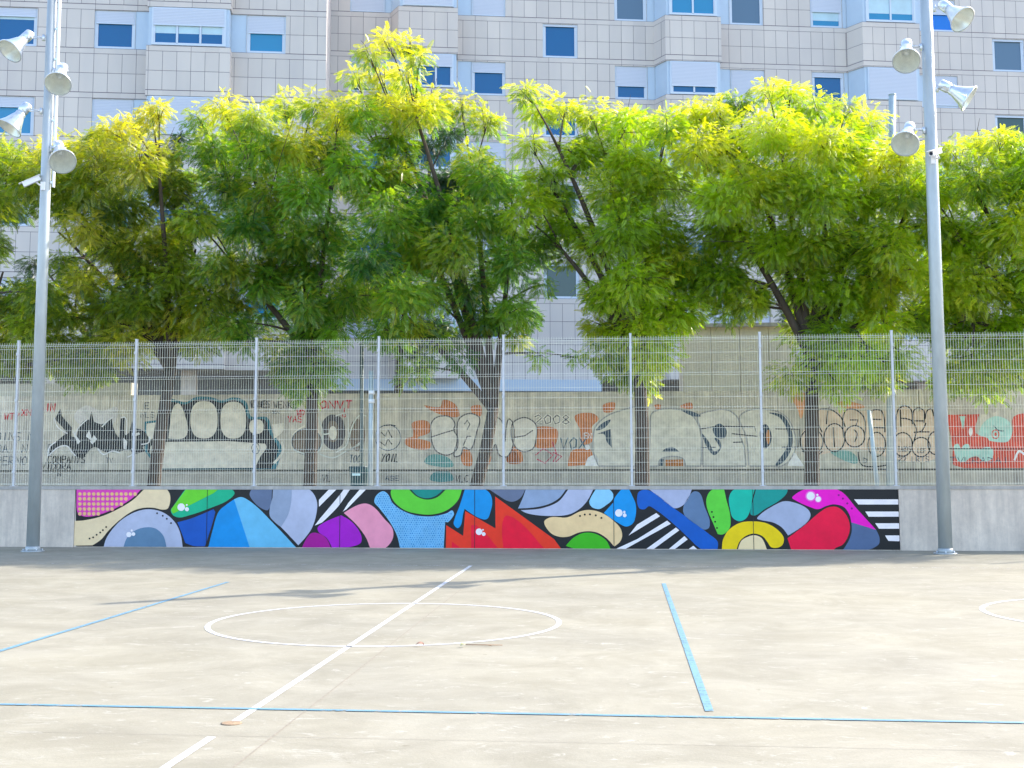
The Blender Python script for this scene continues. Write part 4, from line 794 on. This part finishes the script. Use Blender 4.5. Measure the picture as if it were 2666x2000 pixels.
# ------------------------------------------------------------------ posts and bin behind the fence
STEEL = mat('street_steel', (.42, .50, .53), rough=.45, metal=.3, noise=.1, nscale=6)
def street_post(x, ytop, Y, r, label, nm='street_post', lean=None, extra=None):
    a = on_plane(x, 1180, Y); X = a[0]; top = on_plane(lean or x, ytop, Y)
    q = MB(); q.tube([(X, Y, PATHZ), (X+(top[0]-X)*.5, Y, (PATHZ+top[2])/2), (top[0], Y, top[2])], [r, r*.95, r*.9], STEEL, 16)
    t = thing(nm, label, 'post', (X, Y, PATHZ)); sh = q.build('shaft', t)
    if nm == 'slim_post': sh.data.materials[0] = mat('dark_steel', (.10, .14, .14), rough=.5, noise=.1)
    q = MB(); q.tube([(X, Y, PATHZ), (X, Y, PATHZ+.03)], r*2.2, STEEL, 16); q.build('base_plate', t)
    q = MB(); q.tube([(top[0], Y, top[2]+.001), (top[0], Y, top[2]+.02)], r*.96, STEEL, 16); q.build('cap', t)
    if extra: extra(t, X, Y)
    return t
def bands(t, X, Y):
    q = MB()
    for y in (1022, 1045): z = on_plane(966, y, Y)[2]; q.tube([(X, Y, z-.04), (X, Y, z+.04)], .068, RAIL, 16)
    q.build('clamp', t)
street_post(966, 968, 27.2, .052, 'short pale steel post with two white clamps, right of the litter bin', 'sign_post', None, bands)
street_post(942, 880, 28.6, .045, 'slim dark steel post directly behind the litter bin', 'slim_post')
street_post(2314, 248, 29.0, .088, 'tall steel lamp post rising out of the tree crowns beside the right floodlight pole', 'lamp_post', 2323)
street_post(2283, 1070, 27.6, .05, 'leaning short steel post between the last tree trunk and the lamp post', 'leaning_post', 2262)
# litter bin
bp_ = on_plane(934, 1240, 27.4); bx, by = bp_[0], 27.4
bn = thing('litter_bin', 'dark green litter bin with pale sticker standing behind the fence', 'bin', (bx, by, PATHZ))
BG = mat('bin_green', (.02, .07, .08), rough=.4, noise=.1)
q = MB(); q.tube([(bx, by, PATHZ+.04), (bx, by, PATHZ+.55), (bx, by, PATHZ+.58)], [.17, .21, .215], BG, 20); q.build('body', bn)
q = MB(); q.tube([(bx, by, PATHZ+.581), (bx, by, PATHZ+.60)], [.22, .21], BG, 20); q.build('rim', bn)
q = MB(); q.box((bx-.10, by-.222, PATHZ+.40), (bx+.08, by-.205, PATHZ+.45), mat('sticker', (.55, .75, .72), rough=.5)); q.build('sticker', bn)

# ------------------------------------------------------------------ trees
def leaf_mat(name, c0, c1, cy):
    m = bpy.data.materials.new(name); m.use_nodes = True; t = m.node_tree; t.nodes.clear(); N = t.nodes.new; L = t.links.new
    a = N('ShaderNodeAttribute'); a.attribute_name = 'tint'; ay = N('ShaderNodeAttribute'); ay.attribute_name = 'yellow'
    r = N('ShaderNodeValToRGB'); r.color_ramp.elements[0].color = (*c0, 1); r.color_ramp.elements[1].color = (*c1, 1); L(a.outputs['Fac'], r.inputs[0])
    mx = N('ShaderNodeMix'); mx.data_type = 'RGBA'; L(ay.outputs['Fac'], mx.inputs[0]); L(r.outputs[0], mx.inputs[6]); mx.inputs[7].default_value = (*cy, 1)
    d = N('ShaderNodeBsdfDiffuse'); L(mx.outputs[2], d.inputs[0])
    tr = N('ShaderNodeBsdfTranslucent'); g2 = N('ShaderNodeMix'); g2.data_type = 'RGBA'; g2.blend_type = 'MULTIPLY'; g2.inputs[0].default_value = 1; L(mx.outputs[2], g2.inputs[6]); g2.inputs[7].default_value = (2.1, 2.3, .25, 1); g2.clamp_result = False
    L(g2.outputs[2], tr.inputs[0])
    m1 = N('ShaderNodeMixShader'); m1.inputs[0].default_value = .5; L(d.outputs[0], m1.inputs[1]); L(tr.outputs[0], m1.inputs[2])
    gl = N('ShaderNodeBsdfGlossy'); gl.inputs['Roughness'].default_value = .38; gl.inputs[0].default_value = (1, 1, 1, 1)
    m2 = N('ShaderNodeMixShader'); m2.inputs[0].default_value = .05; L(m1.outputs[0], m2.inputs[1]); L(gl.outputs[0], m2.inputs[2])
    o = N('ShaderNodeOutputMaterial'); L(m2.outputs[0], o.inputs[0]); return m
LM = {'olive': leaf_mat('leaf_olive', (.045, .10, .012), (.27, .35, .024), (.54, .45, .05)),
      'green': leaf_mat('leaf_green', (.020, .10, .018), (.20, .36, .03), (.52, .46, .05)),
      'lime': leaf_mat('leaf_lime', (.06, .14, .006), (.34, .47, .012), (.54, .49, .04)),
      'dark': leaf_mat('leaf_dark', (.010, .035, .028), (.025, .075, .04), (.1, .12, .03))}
BARK = mat('bark', (.075, .058, .045), rough=.95, noise=.35, nscale=7, stretch=(1, 1, .25), bump=.8, bscale=25)
def frond_proto(pairs=8, wid=.085, ll=.26):
    v = []
    for i in range(pairs):
        t = .12+.86*i/(pairs-1); z = -.28*t*t
        prof = math.sin(math.pi*min(1, (.18+.78*t)))**.6
        for s in (-1, 1):
            l = ll*prof+.03; a = math.radians(58-22*t); dx, dy = math.cos(a), math.sin(a)*s
            b = np.array([t, 0, z]); tip = b+np.array([dx*l, dy*l, -.32*l]); mid = b+np.array([dx*l*.45, dy*l*.45, -.06*l]); nrm = np.array([-dy, dx, 0])*wid/2
            v += [b, mid+nrm, tip, mid-nrm]
    return np.array(v)
FP = frond_proto(7, .105, .27)
def crown_mesh(name, clumps, dens, mkey, parent, size=(.26, .44), ytop=None, yel=1.0):
    pos, ax, nm, sc, tn, ye = [], [], [], [], [], []
    for (c, r, yl) in clumps:
        n = max(24, int(4.4*dens*(r/.8)**2))
        d = RNG.normal(size=(n, 3)); d /= np.linalg.norm(d, axis=1)[:, None]
        rad = r*(RNG.random(n)**.42)
        # a lumpy outline: lobes along a few random directions
        lob = RNG.normal(size=(5, 3)); lob /= np.linalg.norm(lob, axis=1)[:, None]
        k = np.max(d@lob.T, axis=1); rad = rad*(.55+.66*np.clip(k, 0, 1)**2)
        p = c+d*rad[:, None]*np.array([1.0, 1.0, .84])
        a = d*np.array([1, 1, .35])+RNG.normal(scale=.35, size=(n, 3)); a[:, 2] -= .28; a /= np.linalg.norm(a, axis=1)[:, None]
        up = np.tile([0, 0, 1.], (n, 1))+RNG.normal(scale=.42, size=(n, 3))
        ct = RNG.normal(scale=.2)
        pos.append(p); ax.append(a); nm.append(up); sc.append(RNG.uniform(*size, n)*RNG.choice([.7, 1., 1.15], n, p=[.3, .5, .2])); tn.append(np.clip(.45+ct+RNG.normal(scale=.2, size=n), 0, 1))
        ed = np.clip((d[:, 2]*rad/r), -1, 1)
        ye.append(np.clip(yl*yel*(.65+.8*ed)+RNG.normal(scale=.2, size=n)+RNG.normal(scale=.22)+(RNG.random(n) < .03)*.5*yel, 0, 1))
    pos, ax, nm, sc, tn, ye = map(np.concatenate, (pos, ax, nm, sc, tn, ye))
    sd = np.cross(nm, ax); sd /= np.linalg.norm(sd, axis=1)[:, None]+1e-9; up = np.cross(ax, sd)
    V = (FP[None, :, 0, None]*ax[:, None, :]+FP[None, :, 1, None]*sd[:, None, :]+FP[None, :, 2, None]*up[:, None, :])*sc[:, None, None]+pos[:, None, :]
    n, q = V.shape[0], V.shape[1]; V = V.reshape(-1, 3).astype(np.float32); nv = len(V); nf = nv//4
    me = bpy.data.meshes.new(name); me.vertices.add(nv); me.vertices.foreach_set('co', V.ravel()); me.loops.add(nv); me.loops.foreach_set('vertex_index', np.arange(nv, dtype=np.int32))
    me.polygons.add(nf); me.polygons.foreach_set('loop_start', np.arange(0, nv, 4, dtype=np.int32)); me.update(calc_edges=True)
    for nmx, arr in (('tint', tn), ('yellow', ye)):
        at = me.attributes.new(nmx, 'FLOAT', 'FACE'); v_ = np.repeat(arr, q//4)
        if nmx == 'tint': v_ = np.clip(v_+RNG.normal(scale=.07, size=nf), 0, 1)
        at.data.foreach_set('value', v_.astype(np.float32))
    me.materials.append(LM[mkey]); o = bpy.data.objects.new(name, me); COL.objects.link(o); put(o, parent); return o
def bez(a, b, c, n=6): return [a*(1-t)**2+b*2*t*(1-t)+c*t*t for t in np.linspace(0, 1, n)]
def tree(label, Yt, base_x, fork, clumps, mkey, r0=.14, dens=210, zbase=PATHZ, cat='tree', depth=1.8, group='street trees behind the fence', limbs=None, yel=1., nm='street_tree', size=(.12, .23), ymax=545):
    b = on_plane(base_x, 1262 if zbase == PATHZ else 1040, Yt); base = np.array([b[0], Yt, zbase]); fk = on_plane(fork[0], fork[1], Yt)
    t = thing(nm, label, cat, base, group)
    cl = []
    for (x, y, r) in clumps:
        if y > 880 and nm == 'street_tree' and r > 30: r *= 1.3
        elif x > 1300 and y > 300: r *= 1.10
        elif y > 330: r *= 1.05
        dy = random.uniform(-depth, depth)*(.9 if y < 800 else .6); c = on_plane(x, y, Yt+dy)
        yl = min(1, max(0, (ymax-y)/330))**1.1  # yellow grows towards the crown top: new leaves plus sunlight put into the colour
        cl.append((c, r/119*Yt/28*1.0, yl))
        if r > 60:   # body behind and in front
            c2 = on_plane(x+random.uniform(-40, 40), y+random.uniform(-15, 25), Yt-dy*.8+random.uniform(-.3, .3)); cl.append((c2, r/119*Yt/28*.95, yl*.8))
    q = MB(); mid = (base+fk)/2+np.array([random.uniform(-.06, .06), random.uniform(-.1, .1), 0])
    q.tube([base, base+(mid-base)*.12, mid, fk], [r0*1.18, r0*1.0, r0*.9, r0*.82], BARK, 12)
    # main limbs
    cs = np.array([c[0] for c in cl]); nl = limbs or 4; tips = []
    order = np.argsort(np.arctan2(cs[:, 2]-fk[2]+.5, cs[:, 0]-fk[0])); grp = np.array_split(order, nl)
    for g_ in grp:
        m_ = cs[g_].mean(0); far = cs[g_][np.argmax(np.linalg.norm(cs[g_]-fk, axis=1))]; e = m_*.45+far*.55
        ctrl = fk*.5+e*.5; ctrl[2] = fk[2]*.35+e[2]*.65-.1; path = bez(fk-np.array([0, 0, .1]), ctrl, e, 9)
        q.tube(path, list(np.linspace(r0*.62, r0*.16, 9)), BARK, 8)
        for i in g_:
            c = cs[i]; k = int(np.argmin([np.linalg.norm(p-c)+(.0 if p[2] < c[2]+.2 else .8) for p in path[:-1]])); s = path[k]
            cc = (s+c)/2+np.array([0, 0, .12]); rr = max(.012, r0*.2); q.tube(bez(s, cc, c, 5), list(np.linspace(rr, .008, 5)), BARK, 5)
            for _ in range(3):
                e2 = c+RNG.normal(size=3)*cl[i][1]*.55; q.tube([c-(c-s)*.2, (c+e2)/2+np.array([0, 0, .05]), e2], [.010, .007, .004], BARK, 4)
    q.build('trunk', t)
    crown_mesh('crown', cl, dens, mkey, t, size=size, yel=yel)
    return t
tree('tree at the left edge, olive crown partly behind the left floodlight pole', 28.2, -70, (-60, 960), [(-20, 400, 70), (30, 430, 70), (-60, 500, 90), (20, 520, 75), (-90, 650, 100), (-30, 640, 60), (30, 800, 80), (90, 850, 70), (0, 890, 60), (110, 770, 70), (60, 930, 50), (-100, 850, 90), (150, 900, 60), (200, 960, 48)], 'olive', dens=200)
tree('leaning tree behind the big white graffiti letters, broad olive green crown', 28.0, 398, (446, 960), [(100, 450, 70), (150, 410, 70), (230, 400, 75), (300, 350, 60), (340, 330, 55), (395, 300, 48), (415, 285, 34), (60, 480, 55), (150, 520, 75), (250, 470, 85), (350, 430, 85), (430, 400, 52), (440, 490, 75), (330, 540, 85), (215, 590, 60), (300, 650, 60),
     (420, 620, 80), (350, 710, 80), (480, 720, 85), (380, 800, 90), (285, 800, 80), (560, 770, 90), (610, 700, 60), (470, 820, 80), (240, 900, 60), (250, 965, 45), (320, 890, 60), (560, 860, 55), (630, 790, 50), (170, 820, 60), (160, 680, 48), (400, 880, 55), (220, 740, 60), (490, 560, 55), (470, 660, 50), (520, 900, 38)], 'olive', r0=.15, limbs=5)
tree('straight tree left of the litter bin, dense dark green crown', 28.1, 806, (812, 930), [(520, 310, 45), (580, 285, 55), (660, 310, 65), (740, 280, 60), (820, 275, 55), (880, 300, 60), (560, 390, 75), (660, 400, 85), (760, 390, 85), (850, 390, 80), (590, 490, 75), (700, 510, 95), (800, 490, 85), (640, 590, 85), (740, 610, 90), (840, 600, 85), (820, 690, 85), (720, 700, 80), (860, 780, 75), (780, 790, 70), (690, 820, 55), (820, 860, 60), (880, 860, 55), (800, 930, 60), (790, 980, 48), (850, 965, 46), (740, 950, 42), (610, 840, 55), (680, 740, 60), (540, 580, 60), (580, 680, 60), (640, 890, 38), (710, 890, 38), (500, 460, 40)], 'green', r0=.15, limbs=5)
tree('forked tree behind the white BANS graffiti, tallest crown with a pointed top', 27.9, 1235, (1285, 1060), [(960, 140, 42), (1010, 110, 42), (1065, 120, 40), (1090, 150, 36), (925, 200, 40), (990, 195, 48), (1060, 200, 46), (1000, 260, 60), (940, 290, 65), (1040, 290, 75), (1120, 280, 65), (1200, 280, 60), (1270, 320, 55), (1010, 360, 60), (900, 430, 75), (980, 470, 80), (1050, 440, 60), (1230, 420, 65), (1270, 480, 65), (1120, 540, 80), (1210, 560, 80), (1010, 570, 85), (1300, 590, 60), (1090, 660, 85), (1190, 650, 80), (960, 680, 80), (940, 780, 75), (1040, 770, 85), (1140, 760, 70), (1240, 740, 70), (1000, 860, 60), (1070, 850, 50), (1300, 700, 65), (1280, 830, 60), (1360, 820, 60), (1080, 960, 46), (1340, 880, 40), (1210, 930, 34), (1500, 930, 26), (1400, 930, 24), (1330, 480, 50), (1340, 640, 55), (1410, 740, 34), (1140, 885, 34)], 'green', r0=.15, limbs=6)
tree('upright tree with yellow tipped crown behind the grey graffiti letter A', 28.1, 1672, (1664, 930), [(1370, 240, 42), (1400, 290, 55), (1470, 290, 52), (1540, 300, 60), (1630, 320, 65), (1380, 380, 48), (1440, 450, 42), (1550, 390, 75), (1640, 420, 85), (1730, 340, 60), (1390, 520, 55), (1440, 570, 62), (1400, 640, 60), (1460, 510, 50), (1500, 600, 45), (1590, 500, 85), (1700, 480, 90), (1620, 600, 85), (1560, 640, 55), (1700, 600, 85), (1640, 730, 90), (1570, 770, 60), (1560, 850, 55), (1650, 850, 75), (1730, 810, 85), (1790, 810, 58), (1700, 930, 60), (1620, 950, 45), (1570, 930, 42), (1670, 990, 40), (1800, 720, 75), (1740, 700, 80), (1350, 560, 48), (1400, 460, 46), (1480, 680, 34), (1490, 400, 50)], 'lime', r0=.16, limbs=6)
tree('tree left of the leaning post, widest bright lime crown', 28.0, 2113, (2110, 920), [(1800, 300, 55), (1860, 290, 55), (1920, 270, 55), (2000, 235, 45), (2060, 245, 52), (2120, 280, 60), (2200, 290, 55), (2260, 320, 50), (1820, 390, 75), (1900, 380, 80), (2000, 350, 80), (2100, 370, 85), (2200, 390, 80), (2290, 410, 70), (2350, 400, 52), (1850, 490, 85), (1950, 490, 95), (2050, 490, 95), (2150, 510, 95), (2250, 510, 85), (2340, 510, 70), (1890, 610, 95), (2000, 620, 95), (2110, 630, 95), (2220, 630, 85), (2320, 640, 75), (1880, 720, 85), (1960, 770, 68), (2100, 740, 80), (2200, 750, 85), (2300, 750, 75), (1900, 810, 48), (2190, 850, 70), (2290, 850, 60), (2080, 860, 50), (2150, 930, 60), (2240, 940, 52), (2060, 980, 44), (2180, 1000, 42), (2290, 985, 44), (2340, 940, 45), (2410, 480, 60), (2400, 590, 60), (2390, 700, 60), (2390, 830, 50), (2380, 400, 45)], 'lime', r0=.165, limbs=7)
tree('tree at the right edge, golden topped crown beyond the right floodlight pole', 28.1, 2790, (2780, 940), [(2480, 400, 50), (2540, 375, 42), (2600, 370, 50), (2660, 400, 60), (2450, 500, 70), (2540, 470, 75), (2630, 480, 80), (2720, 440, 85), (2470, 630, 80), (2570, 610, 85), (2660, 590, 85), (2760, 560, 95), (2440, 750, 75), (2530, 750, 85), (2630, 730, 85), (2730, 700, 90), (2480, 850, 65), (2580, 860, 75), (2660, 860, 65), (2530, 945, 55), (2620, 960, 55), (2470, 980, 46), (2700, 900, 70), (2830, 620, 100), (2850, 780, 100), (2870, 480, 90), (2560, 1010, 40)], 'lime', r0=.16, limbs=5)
tree('dark tree behind the graffiti wall, bare dark stem right of the straight tree', 34.0, 1036, (1040, 900), [(1120, 380, 55), (1170, 350, 40), (1170, 480, 70), (1080, 560, 70), (1230, 500, 60), (1040, 650, 70), (1130, 860, 60), (1040, 880, 55), (1180, 880, 50), (1000, 760, 70), (1100, 930, 40)], 'dark', r0=.13, zbase=3.0, dens=240, yel=.1, group='dark trees behind the graffiti wall', limbs=3, nm='dark_tree')
tree('dark tree behind the graffiti wall at far left, sparse feathery branches', 34.2, 240, (245, 900), [(90, 690, 38), (70, 750, 36), (120, 800, 50), (470, 360, 28), (455, 400, 36), (460, 470, 46), (300, 620, 60), (200, 700, 50), (340, 800, 60), (600, 860, 60), (480, 880, 50), (480, 600, 60)], 'dark', r0=.12, zbase=3.0, dens=240, yel=.05, group='dark trees behind the graffiti wall', limbs=3, nm='dark_tree')
tree('dark tree behind the beige block at the right', 35.0, 2350, (2330, 900), [(2180, 640, 70), (2330, 700, 70), (2080, 800, 60), (2400, 820, 70), (2500, 700, 70), (2250, 880, 60)], 'dark', r0=.12, zbase=3.0, dens=220, yel=.05, group='dark trees behind the graffiti wall', limbs=3, nm='dark_tree')

# ------------------------------------------------------------------ fallen leaves and a twig on the court
def fallen(x, y, L_, colr, ang, label):
    p = on_ground(x, y); q = MB(); m = mat('dry_leaf_%d' % int(colr[0]*1000), colr, rough=.8, noise=.2)
    dx, dy = math.cos(ang), math.sin(ang); n_ = 7; lf = []; rt_ = []
    for i in range(n_):
        t = i/(n_-1); wv = L_*.28*math.sin(math.pi*t); zz = .012+.02*math.sin(math.pi*t)
        cx, cy = p[0]+dx*L_*(t-.5), p[1]+dy*L_*(t-.5); lf.append((cx-dy*wv, cy+dx*wv, zz+.02*t)); rt_.append((cx+dy*wv, cy-dx*wv, zz))
    for i in range(n_-1): q.face([lf[i], rt_[i], rt_[i+1], lf[i+1]], m, True)
    return tag(q.build('fallen_leaf'), label, 'leaf')
fallen(1092, 1684, .08, (.30, .17, .12), .2, 'reddish dry leaf on the court just outside the white circle')
fallen(1205, 1686, .07, (.45, .42, .22), 1.0, 'pale green fallen leaf between the reddish leaf and the twig')
p = on_ground(1258, 1683); q = MB(); q.tube([(p[0]-.16, p[1]+.02, .01), (p[0], p[1]-.01, .014), (p[0]+.17, p[1]+.02, .01)], [.004, .005, .003], mat('twig', (.30, .18, .10), rough=.9), 5)
q.tube([(p[0]+.02, p[1], .014), (p[0]+.08, p[1]-.05, .012)], [.003, .002], mat('twig', (.3, .18, .1)), 5)
tag(q.build('twig'), 'thin brown twig lying on the court by the white circle', 'twig')
